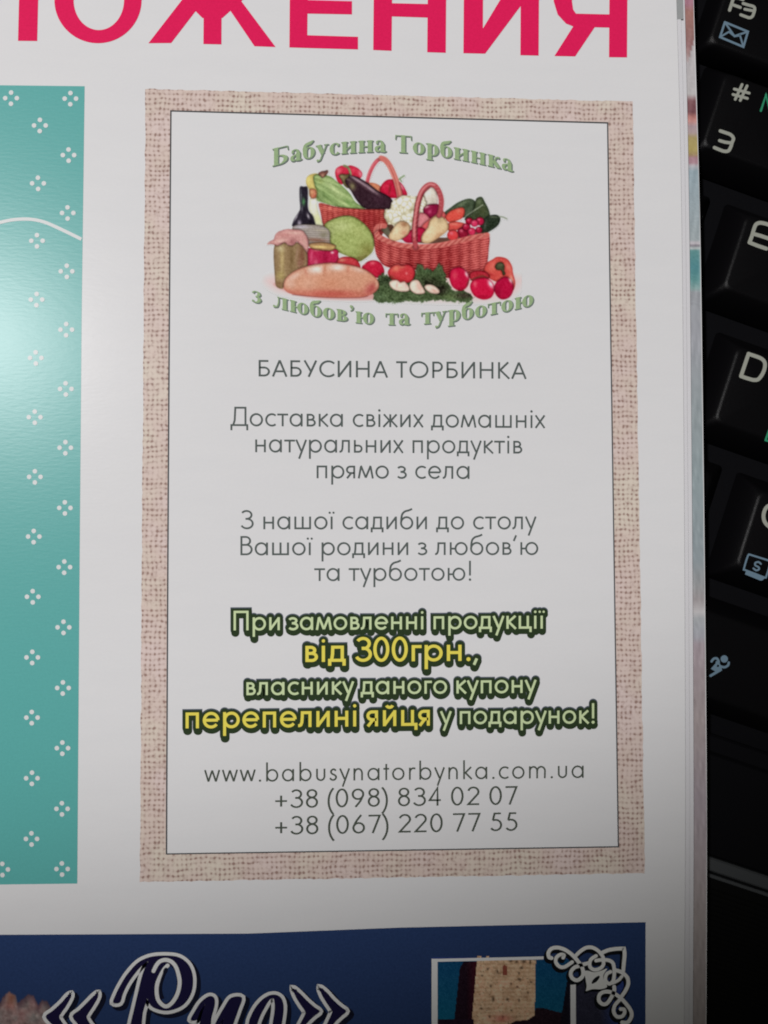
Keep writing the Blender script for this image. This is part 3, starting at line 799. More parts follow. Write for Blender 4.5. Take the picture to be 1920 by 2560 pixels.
def basket_picture():
    c = Canvas(652, 384, 1304, 772, 1.3, (198.6, 199.7, 199.7))
    n1 = c.noise(9, 1); n2 = c.noise(4, 2); n3 = c.noise(22, 3); n4 = c.noise(2.6, 4, 2)
    def fluffy(a, s=0): return (c.noise(5, 50+s)*a, c.noise(5, 60+s)*a)
    def rough(amp, tint=(1, 1, 1)):
        def f(X, Y, col, sd, sl): return col+(n2[sl]*amp)[..., None]*np.array(tint)
        return f
    # glow of the floor below the food
    c.item(None, [(690, 726), (800, 740), (930, 742), (1040, 750), (1150, 752), (1260, 745), (1300, 715), (1290, 690), (1100, 680), (900, 690), (680, 690)], (214, 178, 176), soft=22, grain=1, alpha=.75)
    c.item(None, a_([(210, 1580), (500, 1700), (900, 1745), (1400, 1740), (1400, 1640), (400, 1560)]), (196, 130, 124), soft=8, grain=1, alpha=.7)
    # back handle, left limb
    c.line(a_([(1275, 470), (1280, 400), (1310, 290), (1360, 190), (1420, 130), (1480, 140)]), 9.5, (200, 78, 92), name='basket_handle')
    c.line(a_([(1262, 400), (1300, 280), (1350, 190), (1420, 118)]), 3, (220, 120, 125), .7)
    # red peppers behind
    c.item('red_pepper', a_([(912, 300), (925, 235), (990, 202), (1040, 215), (1090, 200), (1170, 230), (1222, 285), (1215, 335), (1170, 360), (1080, 330), (1010, 400), (985, 420), (940, 385)]), (208, 38, 68), (176, 22, 52), 5,
           [A1(950, 260, 35, 40, 0, (238, 120, 130), .7), A1(1200, 300, 20, 40, -20, (240, 150, 160), .7), A1(1120, 250, 40, 25, 20, (228, 70, 92), .7), A1(1000, 350, 30, 40, 0, (200, 60, 60), .4)], rough(8))
    c.line(a_([(1015, 205), (1060, 225), (1085, 280), (1090, 320)]), 6, (122, 124, 84)); c.line(a_([(1075, 240), (1095, 300)]), 2.5, (168, 168, 120), .8)
    c.item('carrot', a_([(1270, 410), (1340, 400), (1420, 430), (1500, 520), (1440, 560), (1330, 470)]), (208, 128, 92), (176, 92, 66), 5, (), rough(14))
    c.item('tomato', b_([(122, 430), (150, 370), (205, 328), (290, 330), (345, 365), (388, 430), (402, 495), (300, 520), (190, 510), (140, 480)]), (204, 26, 62), (168, 14, 46), 6,
           [B1(350, 400, 14, 40, -30, (245, 170, 180), .7), B1(180, 400, 35, 30, 0, (222, 60, 84), .6), B1(225, 430, 12, 50, 5, (110, 40, 30), .6)], rough(8))
    c.line(b_([(295, 350), (330, 318), (375, 288)]), 4, (128, 150, 108)); c.line(b_([(330, 320), (350, 350)]), 2.5, (110, 130, 90))
    # yellow squash and cork
    c.item('yellow_pepper', a_([(578, 410), (585, 340), (640, 300), (720, 300), (760, 380), (740, 520), (700, 580), (620, 560), (610, 480)]), (208, 190, 108), (180, 158, 86), 6, [A1(600, 370, 22, 40, 0, (226, 208, 120), .8), A1(650, 520, 30, 30, 0, (200, 130, 80), .7)], rough(10))
    # corn husk
    def husk(X, Y, col, sd, sl):
        ax = 640+700/4.608; ay = 370+350/4.608
        ang = np.arctan2(Y-ay+26, X-ax+70)
        s = np.sin(ang*46+n3[sl]*2.0)+.5*np.sin(ang*101+n1[sl]*2)
        return col+(s*11)[..., None]*np.array((1, 1, .8))+(n2[sl]*7)[..., None]
    c.item('corn_husk', a_([(662, 330), (720, 300), (800, 312), (862, 330), (930, 385), (1000, 440), (1085, 530), (1150, 625), (1262, 706), (1100, 700), (900, 668), (760, 625), (700, 600), (706, 500), (680, 440)]), (148, 172, 108), (118, 148, 84), 7,
           [A1(900, 470, 150, 30, 42, (182, 198, 138), .8), A1(760, 560, 60, 50, 0, (104, 128, 74), .7), A1(830, 560, 30, 120, -60, (120, 150, 86), .6), A1(740, 380, 40, 30, 30, (150, 165, 95), .7), A1(1080, 640, 110, 22, 35, (120, 158, 84), .7), A1(1000, 620, 120, 14, 42, (178, 196, 130), .6)], husk)
    c.item('brown_tip', a_([(715, 300), (745, 270), (790, 262), (820, 252), (832, 275), (815, 305), (790, 330), (760, 345), (742, 325)]), (132, 84, 72), (92, 56, 52), 4, [A1(770, 320, 20, 18, 0, (190, 140, 110), .8), A1(800, 270, 22, 10, -20, (70, 50, 52), .9)], rough(16), warp=fluffy(1.6, 1))
    # aubergine
    c.item('aubergine', a_([(1000, 400), (1010, 345), (1050, 318), (1120, 322), (1190, 345), (1290, 405), (1400, 490), (1500, 540), (1570, 600), (1560, 680), (1500, 712), (1330, 712), (1230, 680), (1150, 590), (1090, 490), (1040, 440)]), (62, 40, 50), (44, 28, 38), 6,
           [A1(1180, 380, 150, 16, 33, (182, 160, 168), .85), A1(1330, 480, 110, 17, 36, (170, 142, 152), .8), A1(1230, 440, 90, 9, 40, (95, 65, 75), .8), A1(1110, 440, 34, 46, -20, (136, 128, 88), .9), A1(1060, 360, 40, 14, 30, (150, 130, 120), .6), A1(1420, 600, 90, 50, 10, (72, 44, 58), .7)], rough(7))
    c.item('aubergine_cap', a_([(955, 320), (985, 300), (1040, 305), (1080, 300), (1060, 345), (1035, 360), (1030, 400), (1062, 450), (1050, 462), (1010, 425), (985, 370)]), (120, 108, 74), (88, 74, 48), 4, [A1(985, 330, 20, 20, 0, (168, 150, 108), .7)], rough(10))
    # handle right limb
    c.line(a_([(1440, 118), (1490, 140), (1545, 215), (1600, 340), (1640, 470), (1660, 560), (1665, 620)]), 14, (206, 112, 102), name='basket_handle')
    for o_, cc in ((-14, (226, 160, 146)), (4, (178, 84, 78)), (20, (222, 140, 126))):
        c.line([(x+o_/4.6, y) for x, y in a_([(1530, 200), (1590, 340), (1625, 470), (1645, 580)])], 1.8, cc, .75)
    # back basket
    def weave(ps, lines, dark, amp=1.0, slope=0.0, curve=None):
        def f(X, Y, col, sd, sl):
            yy = Y-slope*(X-X.mean())
            if curve is not None: yy = Y-curve(X)
            u = X/ps; col_i = np.floor(u); fr = u-col_i
            stake = np.exp(-((fr-.5)/.17)**2)
            ph = (col_i % 2)*np.pi
            row = np.sin(yy*2*np.pi/lines+ph)
            lit = np.clip(1-np.abs(fr-.5)*1.5, 0, 1)
            k_ = (row*27*amp+(lit-.5)*30*amp+np.sin(col_i*12.9898)*13+n2[sl]*14+n1[sl]*12+n3[sl]*10)
            tint = np.stack([k_, k_*.95, k_*.85], -1)
            out = col+tint
            gap = (np.clip(-row-.35, 0, 1)*np.exp(-((fr-.0)/.2)**2)+np.clip(-row-.35, 0, 1)*np.exp(-((fr-1)/.2)**2))*1.0
            return out*(1-gap[..., None])+np.asarray(dark, float)*gap[..., None]
        return f
    c.item('wicker_basket', a_([(725, 638), (820, 650), (900, 672), (1050, 690), (1250, 703), (1520, 712), (1560, 800), (1480, 960), (1400, 1060), (1340, 1040), (1100, 1000), (800, 920), (770, 880), (745, 750)]), (172, 66, 60), (140, 46, 46), 4,
           [A1(850, 700, 110, 22, 6, (218, 112, 98), .8), A1(1300, 800, 130, 90, 0, (176, 58, 62), .7), A1(1150, 720, 200, 12, 3, (206, 84, 78), .8), A1(1370, 930, 50, 90, 0, (150, 48, 50), .8)], weave(13, 5.0, (116, 38, 40), .8), closed_smooth=True)
    # bottles
    c.item('white_bottle', a_([(625, 575), (690, 570), (697, 650), (715, 735), (745, 820), (775, 890), (720, 915), (668, 880), (650, 780), (610, 700), (615, 640)]), (218, 216, 196), (186, 186, 150), 5,
           [A1(670, 620, 26, 40, 0, (232, 226, 214), .8), A1(700, 820, 40, 70, 0, (206, 210, 148), .85), A1(735, 860, 24, 50, 0, (190, 196, 140), .5)], rough(4))
    c.item('cork', a_([(618, 480), (660, 470), (692, 490), (696, 550), (680, 578), (630, 572)]), (204, 128, 94), (184, 98, 72), 5, [A1(640, 510, 20, 24, 0, (212, 160, 110), .7), A1(675, 550, 18, 14, 0, (196, 90, 76), .7)], rough(8))
    c.item('dark_bottle', a_([(505, 448), (550, 444), (594, 450), (600, 560), (598, 660), (610, 725), (650, 775), (672, 830), (676, 905), (550, 915), (424, 905), (424, 855), (448, 800), (492, 735), (508, 690), (500, 560)]), (46, 40, 52), (72, 66, 78), 3.4,
           [A1(548, 620, 18, 42, 0, (86, 148, 92), .95), A1(462, 800, 10, 52, 28, (188, 180, 190), .8), A1(602, 785, 11, 32, -20, (214, 206, 214), .85), A1(500, 870, 22, 36, 0, (186, 176, 192), .85), A1(520, 560, 8, 90, 0, (110, 118, 122), .8), A1(530, 700, 9, 40, 0, (140, 140, 148), .6), A1(625, 860, 18, 40, 0, (26, 20, 30), .8)], rough(5))
    # jar lid behind, with horizontal bands
    def bands(X, Y, col, sd, sl): return col+(np.sin((Y+(X-770)*-.04)*1.15)*13+n2[sl]*6)[..., None]
    c.item('jar_lid', a_([(425, 905), (520, 880), (700, 885), (820, 915), (858, 970), (862, 1080), (820, 1120), (600, 1110), (560, 1090), (440, 980)]), (156, 146, 138), (128, 112, 98), 5,
           [A1(520, 905, 90, 22, 0, (178, 172, 184), .9), A1(760, 950, 90, 12, 5, (176, 166, 140), .7), A1(690, 1060, 130, 22, 4, (140, 92, 74), .85), A1(780, 1000, 50, 30, 0, (122, 116, 84), .6)], bands)
    # cabbage
    def veins(X, Y, col, sd, sl):
        cx, cy = 640+760/4.608, 370+860/4.608
        ang = np.arctan2(Y-cy, X-cx); r = np.hypot(X-cx, Y-cy)
        s = np.sin(ang*22+n3[sl]*5+r*.05)+.6*np.sin(r*.55+ang*7+n1[sl]*4)
        return col+(s*5.5+n2[sl]*8+n4[sl]*5)[..., None]*np.array((1, 1, .9))
    c.item('cabbage', a_([(785, 890), (870, 825), (1000, 782), (1120, 790), (1235, 862), (1320, 960), (1362, 1075), (1345, 1190), (1260, 1270), (1180, 1308), (1090, 1260), (980, 1215), (900, 1170), (855, 1080), (848, 960)]), (158, 172, 98), (122, 132, 66), 9,
           [A1(980, 900, 120, 70, 0, (186, 196, 132), .7), A1(1280, 1180, 90, 90, 0, (134, 132, 66), .8), A1(1200, 1270, 90, 34, -20, (110, 96, 48), .7), A1(870, 950, 40, 90, 0, (150, 160, 100), .6), A1(1180, 980, 80, 60, 30, (180, 190, 116), .6)], veins)
    # jam jar
    c.item('jam_jar', a_([(585, 1185), (660, 1150), (920, 1165), (948, 1240), (950, 1360), (740, 1420), (585, 1400)]), (190, 34, 78), (166, 24, 62), 6,
           [A1(640, 1250, 18, 80, 0, (216, 92, 124), .7), A1(690, 1330, 26, 60, 0, (216, 120, 140), .6), A1(790, 1250, 40, 70, 0, (158, 16, 58), .7), A1(880, 1205, 18, 12, 0, (240, 220, 220), .9), A1(700, 1180, 50, 12, 0, (214, 120, 120), .7)], rough(9))
    c.item('jar_lid', a_([(605, 1120), (640, 1095), (760, 1085), (880, 1105), (922, 1130), (905, 1160), (860, 1185), (700, 1172), (640, 1158)]), (178, 140, 92), (136, 92, 62), 5,
           [A1(740, 1140, 90, 12, 2, (226, 204, 124), .9), A1(700, 1105, 60, 9, 0, (160, 120, 90), .8), A1(890, 1150, 30, 14, 0, (206, 176, 100), .7)], rough(8))
    # pickle jar with cloth
    c.item('pickle_jar', a_([(215, 1110), (380, 1090), (560, 1100), (592, 1200), (585, 1400), (480, 1500), (330, 1560), (312, 1620), (240, 1600), (218, 1500)]), (148, 122, 86), (118, 92, 66), 6,
           [A1(300, 1280, 26, 190, 0, (186, 164, 110), .85), A1(280, 1160, 40, 34, 0, (196, 184, 140), .7), A1(530, 1250, 40, 150, 0, (128, 80, 62), .8), A1(410, 1270, 26, 160, 0, (118, 92, 58), .7), A1(470, 1220, 12, 70, 10, (168, 130, 110), .7),
            A1(500, 1330, 30, 50, 0, (150, 104, 88), .7), A1(280, 1470, 50, 50, 0, (176, 158, 96), .7), A1(270, 1570, 40, 30, 0, (132, 96, 66), .7)], rough(10))
    c.item('cloth_cover', a_([(128, 1112), (160, 1075), (205, 1050), (225, 990), (290, 950), (420, 932), (540, 955), (592, 1030), (606, 1130), (592, 1205), (560, 1170), (520, 1120), (470, 1085), (430, 1120), (370, 1125), (330, 1090), (290, 1110), (240, 1125), (190, 1110)]), (198, 142, 136), (170, 108, 108), 5,
           [A1(280, 1070, 60, 20, -10, (224, 184, 172), .8), A1(330, 1000, 60, 20, 5, (196, 130, 124), .6), A1(450, 980, 90, 16, 4, (214, 172, 160), .8), A1(420, 1080, 40, 40, 30, (160, 96, 98), .8), A1(300, 1102, 26, 9, 0, (110, 60, 60), .8), A1(560, 1100, 18, 60, -20, (206, 160, 150), .7), A1(150, 1095, 20, 16, 0, (200, 150, 142), .6)], rough(12), warp=fluffy(1.5, 3))
    # tomatoes behind the bread
    c.item('tomato', a_([(930, 1300), (1000, 1255), (1110, 1260), (1180, 1310), (1185, 1400), (930, 1400)]), (196, 52, 62), (150, 30, 40), 6, [A1(990, 1290, 40, 20, 0, (206, 140, 112), .8), A1(1090, 1300, 40, 30, 0, (208, 74, 76), .6)], rough(7))
    c.item('tomato', a_([(1218, 1380), (1275, 1315), (1345, 1293), (1420, 1310), (1468, 1375), (1475, 1450), (1405, 1498), (1290, 1450)]), (202, 30, 62), (150, 16, 40), 7, [A1(1345, 1325, 30, 20, 0, (232, 104, 116), .8), A1(1245, 1335, 20, 14, -30, (232, 190, 180), .7), A1(1430, 1440, 30, 40, 0, (170, 18, 46), .6)], rough(6))
    # cauliflower and onion top
    c.item('garlic_bulb', b_([(565, 460), (600, 400), (650, 385), (700, 430), (722, 520), (705, 600), (600, 600), (560, 540)]), (208, 198, 184), (176, 160, 150), 7, [B1(620, 470, 40, 40, 0, (226, 220, 208), .8), B1(670, 550, 30, 40, 0, (186, 176, 160), .6)], rough(10))
    bl = []
    r = np.random.default_rng(5)
    for i in range(60):
        x, y = r.uniform(180, 560), r.uniform(500, 800)
        bl.append(B1(x, y, 22, 20, 0, (238, 233, 216) if i % 2 else (204, 192, 160), .42))
    fp = np.array([[920+r.uniform(160, 620)/4.1475, 370+r.uniform(480, 900)/4.1475] for _ in range(90)])
    def florets(X, Y, col, sd, sl):
        d = np.sqrt((X[..., None]-fp[:, 0])**2+(Y[..., None]-fp[:, 1])**2); d.sort(-1)
        e = np.clip((d[..., 1]-d[..., 0])/3.2, 0, 1)
        return col+((e-.75)*44-(d[..., 0]-3)*2.2+n2[sl]*8)[..., None]*np.array((1, 1, 1.25))
    c.item('cauliflower', b_([(165, 700), (178, 640), (228, 622), (245, 560), (320, 508), (400, 488), (480, 500), (560, 470), (600, 560), (620, 700), (600, 800), (450, 880), (300, 900), (215, 850), (200, 780)]), (226, 219, 196), (190, 178, 148), 5, bl, florets, warp=fluffy(2.2, 5))
    c.item('red_onion', b_([(572, 640), (605, 595), (680, 580), (750, 590), (780, 640), (755, 690), (650, 730), (595, 720)]), (150, 26, 68), (112, 14, 48), 6, [B1(640, 660, 18, 22, 0, (206, 84, 124), .8), B1(610, 610, 26, 12, -20, (222, 190, 184), .8)], rough(8))
    c.item('pink_radish', b_([(520, 700), (560, 670), (620, 700), (640, 760), (560, 830), (510, 860)]), (208, 122, 128), (182, 84, 92), 6, (), rough(10))
    # cucumbers and courgette
    def fur(X, Y, col, sd, sl): return col+(n2[sl]*9+n4[sl]*6)[..., None]
    c.item('cucumber', b_([(790, 680), (860, 615), (940, 560), (1040, 525), (1105, 545), (1120, 600), (1080, 680), (1000, 720), (900, 720)]), (78, 92, 70), (52, 64, 48), 6, [B1(980, 580, 80, 18, -35, (116, 130, 98), .7), B1(1040, 600, 40, 30, 0, (60, 72, 52), .6)], fur)
    c.item('cucumber', b_([(1000, 740), (1080, 660), (1110, 560), (1130, 518), (1180, 508), (1212, 560), (1252, 640), (1262, 720), (1200, 790), (1100, 780)]), (72, 84, 58), (46, 56, 42), 6, [B1(1150, 560, 26, 34, 20, (108, 122, 88), .7), B1(1190, 650, 30, 50, 0, (84, 90, 58), .6), B1(1120, 700, 50, 30, 0, (62, 70, 48), .6)], fur)
    c.line(b_([(1010, 712), (1090, 655), (1190, 590)]), 2.4, (176, 184, 160), .8)
    c.item('cucumber', b_([(1180, 760), (1245, 705), (1330, 692), (1372, 728), (1350, 800), (1270, 860), (1190, 895), (1160, 850)]), (48, 60, 46), (32, 42, 34), 5, [B1(1300, 715, 50, 8, 5, (140, 146, 120), .6), B1(1215, 800, 14, 50, 10, (92, 98, 84), .6)], fur)
    c.line(b_([(1360, 712), (1400, 716), (1440, 735)]), 2.8, (120, 130, 106), .9)
    # dark inside of the front basket
    c.item(None, b_([(135, 850), (170, 810), (260, 800), (300, 930), (600, 990), (1000, 960), (1180, 880), (1100, 860), (800, 930), (420, 900), (260, 960), (180, 900)]), (92, 62, 50), grain=5)
    c.item(None, b_([(150, 850), (180, 820), (215, 830), (230, 900), (190, 900)]), (92, 88, 70))
    # carrots and radishes
    for nm, pts, base, sp in (
        ('carrot', [(525, 870), (570, 790), (660, 720), (765, 655), (802, 680), (806, 730), (700, 770), (560, 900), (520, 930)], (216, 92, 92), [B1(720, 690, 90, 14, -35, (232, 140, 124), .7)]),
        ('carrot', [(800, 715), (850, 655), (930, 622), (985, 618), (1005, 655), (985, 720), (920, 755), (840, 770)], (222, 78, 66), [B1(940, 650, 30, 24, 0, (236, 120, 100), .8)]),
        ('carrot', [(828, 785), (900, 762), (1000, 780), (1010, 800), (940, 845), (860, 870), (825, 840)], (216, 80, 72), [B1(900, 790, 50, 12, 5, (236, 126, 108), .8)]),
        ('beetroot', [(370, 890), (440, 850), (540, 820), (600, 860), (580, 960), (420, 985), (360, 950)], (188, 26, 66), [B1(440, 900, 30, 30, 0, (214, 60, 96), .6)])):
        c.item(nm, b_(pts), base, tuple(v*.8 for v in base), 5, sp, rough(9))
    for x, y, rr, base in ((1160, 760, 46, (196, 30, 72)), (1050, 760, 40, (190, 24, 62)), (985, 880, 62, (152, 26, 54)), (1020, 820, 42, (184, 28, 64)), (1105, 780, 40, (216, 48, 92)), (1150, 850, 36, (180, 24, 60)), (1075, 865, 43, (212, 44, 84)), (880, 905, 60, (222, 62, 66))):
        c.item('radish', b_([(x+rr*math.cos(t), y+rr*.95*math.sin(t)) for t in np.linspace(0, 2*math.pi, 9)[:-1]]), base, tuple(v*.74 for v in base), 5, [B1(x-rr*.25, y-rr*.35, rr*.3, rr*.25, 0, (240, 130, 150), .7)], rough(6))
    c.item('parsnip', b_([(215, 925), (235, 870), (290, 790), (345, 755), (410, 775), (440, 830), (410, 900), (330, 950), (255, 965)]), (212, 184, 142), (178, 140, 100), 6, [B1(375, 790, 40, 30, 10, (158, 106, 72), .9), B1(290, 860, 34, 60, 30, (226, 204, 168), .7), B1(380, 880, 34, 30, 0, (204, 130, 104), .6)], rough(9))
    c.item('potato', b_([(550, 945), (568, 890), (618, 825), (640, 755), (700, 702), (775, 716), (832, 785), (825, 855), (740, 925), (640, 985), (570, 980)]), (216, 188, 144), (176, 136, 96), 8, [B1(745, 755, 30, 24, 0, (168, 144, 106), .7), B1(640, 860, 50, 70, 35, (230, 206, 166), .7), B1(740, 900, 60, 24, -35, (186, 132, 92), .6)], rough(8))
    # front basket
    rim_pts = [(62, 868), (85, 815), (150, 795), (170, 815), (140, 850), (160, 905), (240, 955), (400, 990), (560, 1005), (740, 990), (920, 950), (1100, 905), (1230, 885), (1252, 930)]
    def crv(X):
        u = (X-920)*4.1475
        return 370+(np.interp(u, [60, 160, 300, 480, 700, 900, 1100, 1240], [900, 960, 1010, 1040, 1040, 1000, 955, 925]))/4.1475
    c.item('wicker_basket', b_([(58, 880), (62, 960), (78, 1080), (115, 1160), (200, 1235), (420, 1262), (620, 1270), (800, 1345), (1000, 1345), (1180, 1310), (1235, 1200), (1252, 1050), (1252, 905), (1100, 915), (900, 965), (700, 1005), (480, 1010), (280, 970), (150, 915), (130, 850)]), (172, 62, 62), (136, 40, 46), 5,
           [B1(250, 1100, 130, 100, 0, (208, 98, 92), .6), B1(600, 1120, 110, 90, 0, (204, 96, 92), .6), B1(840, 1150, 90, 110, 0, (168, 50, 52), .6), B1(1140, 1080, 80, 140, 0, (186, 78, 74), .6), B1(900, 1290, 250, 50, 0, (146, 38, 44), .8), B1(300, 1240, 200, 40, 0, (172, 56, 58), .6), B1(90, 1080, 40, 110, 0, (176, 60, 60), .6)],
           weave(25, 6.0, (104, 30, 36), 1.05, curve=crv))
    # braided rim
    rim = smooth([(x, y) for x, y in b_([(150, 905), (96, 880), (84, 830), (130, 800)])], 6)
    c.line(b_([(170, 808), (110, 812), (82, 850), (100, 905), (190, 960), (330, 1005), (480, 1022), (620, 1022), (760, 1005), (920, 970), (1080, 930), (1235, 902)]), 13, (200, 100, 92))
    RP = smooth(b_([(150, 812), (100, 825), (84, 870), (120, 930), (240, 982), (400, 1015), (560, 1025), (720, 1012), (880, 980), (1040, 940), (1235, 905)]), 9)
    for i in range(2, len(RP)-3, 2):
        c.line([(RP[i][0]-3, RP[i][1]+5), (RP[i+2][0]+2, RP[i+2][1]-5)], 1.7, (228, 158, 142) if i % 4 else (150, 56, 56), .7)
    # front handle
    c.line(b_([(495, 1030), (482, 930), (484, 820), (500, 680), (520, 560), (560, 450), (625, 385), (690, 390), (735, 450), (760, 540), (752, 640), (735, 700)]), 13, (182, 76, 82), name='basket_handle')
    c.line(b_([(478, 920), (480, 800), (498, 660), (520, 540), (562, 440), (630, 378), (690, 384)]), 4.6, (212, 128, 128), .85)
    c.line(b_([(508, 960), (506, 820), (520, 680), (545, 560), (580, 470), (640, 412)]), 3, (150, 46, 60), .8)
    for i in range(9): c.line(b_([(470+i*1.5, 960-i*48), (512+i*3, 925-i*48)]), 1.4, (224, 150, 146), .55)
    for i in range(6): c.line(b_([(690+i*10, 410+i*36), (735+i*6, 400+i*40)]), 1.4, (222, 146, 146), .55)
    # parsley
    g = (78, 96, 62)
    def leafy(X, Y, col, sd, sl): return col+(n2[sl]*26+n4[sl]*16+n1[sl]*14)[..., None]*np.array((.85, 1, .7))
    c.item('parsley', b_([(50, 1560), (70, 1440), (110, 1350), (160, 1300), (230, 1340), (330, 1400), (470, 1330), (490, 1235), (530, 1200), (600, 1250), (680, 1265), (740, 1205), (790, 1290), (830, 1400), (900, 1480), (1000, 1480), (1090, 1540), (1050, 1600), (850, 1590), (700, 1580), (560, 1600), (400, 1590), (250, 1610), (120, 1600)]), g, (96, 118, 82), 5,
           [B1(180, 1370, 70, 40, 0, (48, 56, 40), .7), B1(640, 1400, 90, 60, 0, (44, 42, 30), .75), B1(760, 1470, 70, 60, 0, (42, 34, 30), .8), B1(840, 1540, 80, 30, 0, (110, 130, 80), .6), B1(120, 1540, 60, 30, 0, (98, 122, 84), .7), B1(620, 1270, 50, 24, 0, (74, 100, 66), .7), B1(1000, 1530, 90, 30, 0, (60, 40, 40), .7)], leafy, soft=2.2, warp=fluffy(6, 7))
    # tomatoes, pepper on the right
    c.item('red_pepper', b_([(1200, 1270), (1228, 1195), (1290, 1155), (1345, 1128), (1440, 1148), (1492, 1222), (1505, 1300), (1528, 1400), (1500, 1480), (1440, 1400), (1340, 1390), (1240, 1340)]), (214, 78, 70), (186, 52, 54), 7,
           [B1(1290, 1230, 40, 60, 20, (228, 110, 94), .8), B1(1460, 1240, 26, 60, -20, (226, 112, 96), .8), B1(1490, 1370, 18, 50, -10, (238, 190, 160), .7), B1(1270, 1310, 50, 20, 20, (190, 50, 52), .7)], rough(7))
    c.item('pepper_stem', b_([(1318, 1225), (1345, 1188), (1390, 1186), (1415, 1220), (1412, 1270), (1424, 1305), (1400, 1318), (1382, 1270), (1335, 1262)]), (82, 84, 58), (58, 58, 38), 4, [B1(1370, 1212, 24, 14, 0, (110, 110, 78), .7)], rough(8))
    c.item('tomato', b_([(1050, 1320), (1080, 1280), (1160, 1268), (1235, 1290), (1260, 1340), (1200, 1390), (1080, 1380)]), (188, 42, 58), (144, 22, 36), 6, [B1(1170, 1320, 50, 12, 0, (150, 60, 50), .6)], rough(7))
    c.item('tomato', b_([(205, 1300), (228, 1245), (290, 1205), (350, 1215), (420, 1205), (478, 1250), (486, 1320), (440, 1390), (340, 1400), (250, 1370)]), (208, 56, 64), (164, 30, 44), 7, [B1(290, 1250, 50, 34, -20, (228, 130, 100), .8), B1(400, 1300, 12, 12, 0, (240, 150, 150), .8), B1(350, 1235, 40, 14, 0, (206, 110, 90), .7), B1(240, 1345, 40, 26, 20, (122, 60, 44), .8), B1(330, 1370, 60, 20, 5, (176, 40, 44), .7)], rough(7))
    def bulb(pts, sp): c.item('garlic', b_(pts), (228, 206, 188), (204, 164, 146), 5, sp, rough(7))
    bulb([(218, 1410), (240, 1375), (300, 1368), (335, 1392), (380, 1385), (425, 1440), (422, 1482), (340, 1490), (260, 1465)], [B1(300, 1420, 8, 40, 10, (214, 160, 150), .7), B1(390, 1430, 20, 40, -20, (226, 170, 160), .6), B1(330, 1450, 30, 20, 0, (200, 186, 158), .5)])
    bulb([(428, 1425), (455, 1378), (515, 1368), (558, 1425), (592, 1500), (510, 1515), (445, 1480)], [B1(530, 1440, 30, 60, -25, (222, 166, 150), .8), B1(470, 1400, 20, 20, 0, (234, 214, 196), .7)])
    bulb([(583, 1445), (615, 1415), (680, 1425), (742, 1478), (722, 1512), (640, 1500)], [B1(690, 1480, 40, 20, 30, (206, 150, 136), .7)])
    for pts, base, sp in (
        ([(842, 1310), (870, 1255), (945, 1233), (1005, 1262), (1050, 1330), (1035, 1430), (965, 1482), (885, 1448), (850, 1380)], (206, 22, 66), [B1(900, 1320, 26, 40, 0, (226, 84, 100), .7), B1(1022, 1310, 14, 34, -20, (244, 214, 214), .85), B1(960, 1460, 60, 20, 0, (170, 14, 50), .6), B1(1040, 1395, 12, 40, 25, (110, 60, 50), .7)]),
        ([(1058, 1440), (1085, 1375), (1150, 1348), (1240, 1350), (1300, 1405), (1312, 1480), (1275, 1552), (1190, 1572), (1100, 1530)], (212, 22, 66), [B1(1110, 1410, 18, 30, 0, (238, 110, 124), .8), B1(1272, 1410, 22, 44, -30, (246, 226, 226), .9), B1(1190, 1540, 80, 18, 0, (172, 12, 48), .6)]),
        ([(1308, 1440), (1345, 1375), (1425, 1332), (1495, 1380), (1508, 1470), (1465, 1550), (1385, 1570), (1325, 1520)], (188, 16, 62), [B1(1478, 1370, 14, 34, -25, (248, 226, 220), .9), B1(1440, 1440, 40, 40, 0, (204, 24, 70), .6), B1(1350, 1500, 30, 50, 0, (156, 12, 50), .7)])):
        c.item('tomato', b_(pts), base, tuple(v*.8 for v in base), 6, sp, rough(5))
    c.line(b_([(1060, 1370), (1120, 1345), (1190, 1330), (1240, 1345)]), 2.2, (96, 84, 54), .8)
    # bread loaf
    def crust(X, Y, col, sd, sl):
        cy = 370+1520/4.608
        return col+(n2[sl]*7+n1[sl]*6)[..., None]
    c.item('bread_loaf', a_([(318, 1560), (350, 1490), (450, 1412), (580, 1362), (720, 1335), (860, 1322), (1000, 1335), (1150, 1362), (1280, 1412), (1385, 1500), (1418, 1575), (1390, 1645), (1300, 1700), (1150, 1722), (800, 1720), (450, 1690), (335, 1640)]), (206, 146, 116), (190, 110, 90), 7,
           [A1(850, 1680, 420, 50, 1, (190, 84, 72), .9), A1(690, 1400, 100, 46, -6, (222, 210, 202), .95), A1(940, 1375, 90, 40, 0, (222, 210, 200), .95), A1(1170, 1400, 90, 28, 18, (216, 184, 168), .8), A1(440, 1480, 90, 34, -30, (216, 182, 166), .8), A1(400, 1570, 60, 50, 0, (218, 178, 160), .6),
            A1(790, 1400, 22, 70, 0, (194, 122, 92), .75), A1(575, 1430, 16, 60, -20, (200, 128, 104), .75), A1(1062, 1390, 18, 50, 0, (200, 124, 100), .75), A1(1330, 1620, 90, 60, -40, (176, 66, 70), .75), A1(600, 1560, 90, 90, 0, (212, 160, 134), .6), A1(860, 1560, 120, 60, 0, (204, 130, 98), .5), A1(1395, 1560, 20, 50, 0, (216, 176, 146), .7), A1(380, 1650, 60, 20, 20, (196, 110, 96), .6)], crust)
    c.line(a_([(420, 1690), (800, 1722), (1180, 1724), (1290, 1705)]), 2, (120, 54, 52), .7)
    c.blur(1)
    # dark creases where one thing stands in front of another
    I = c.id; e = np.zeros(I.shape)
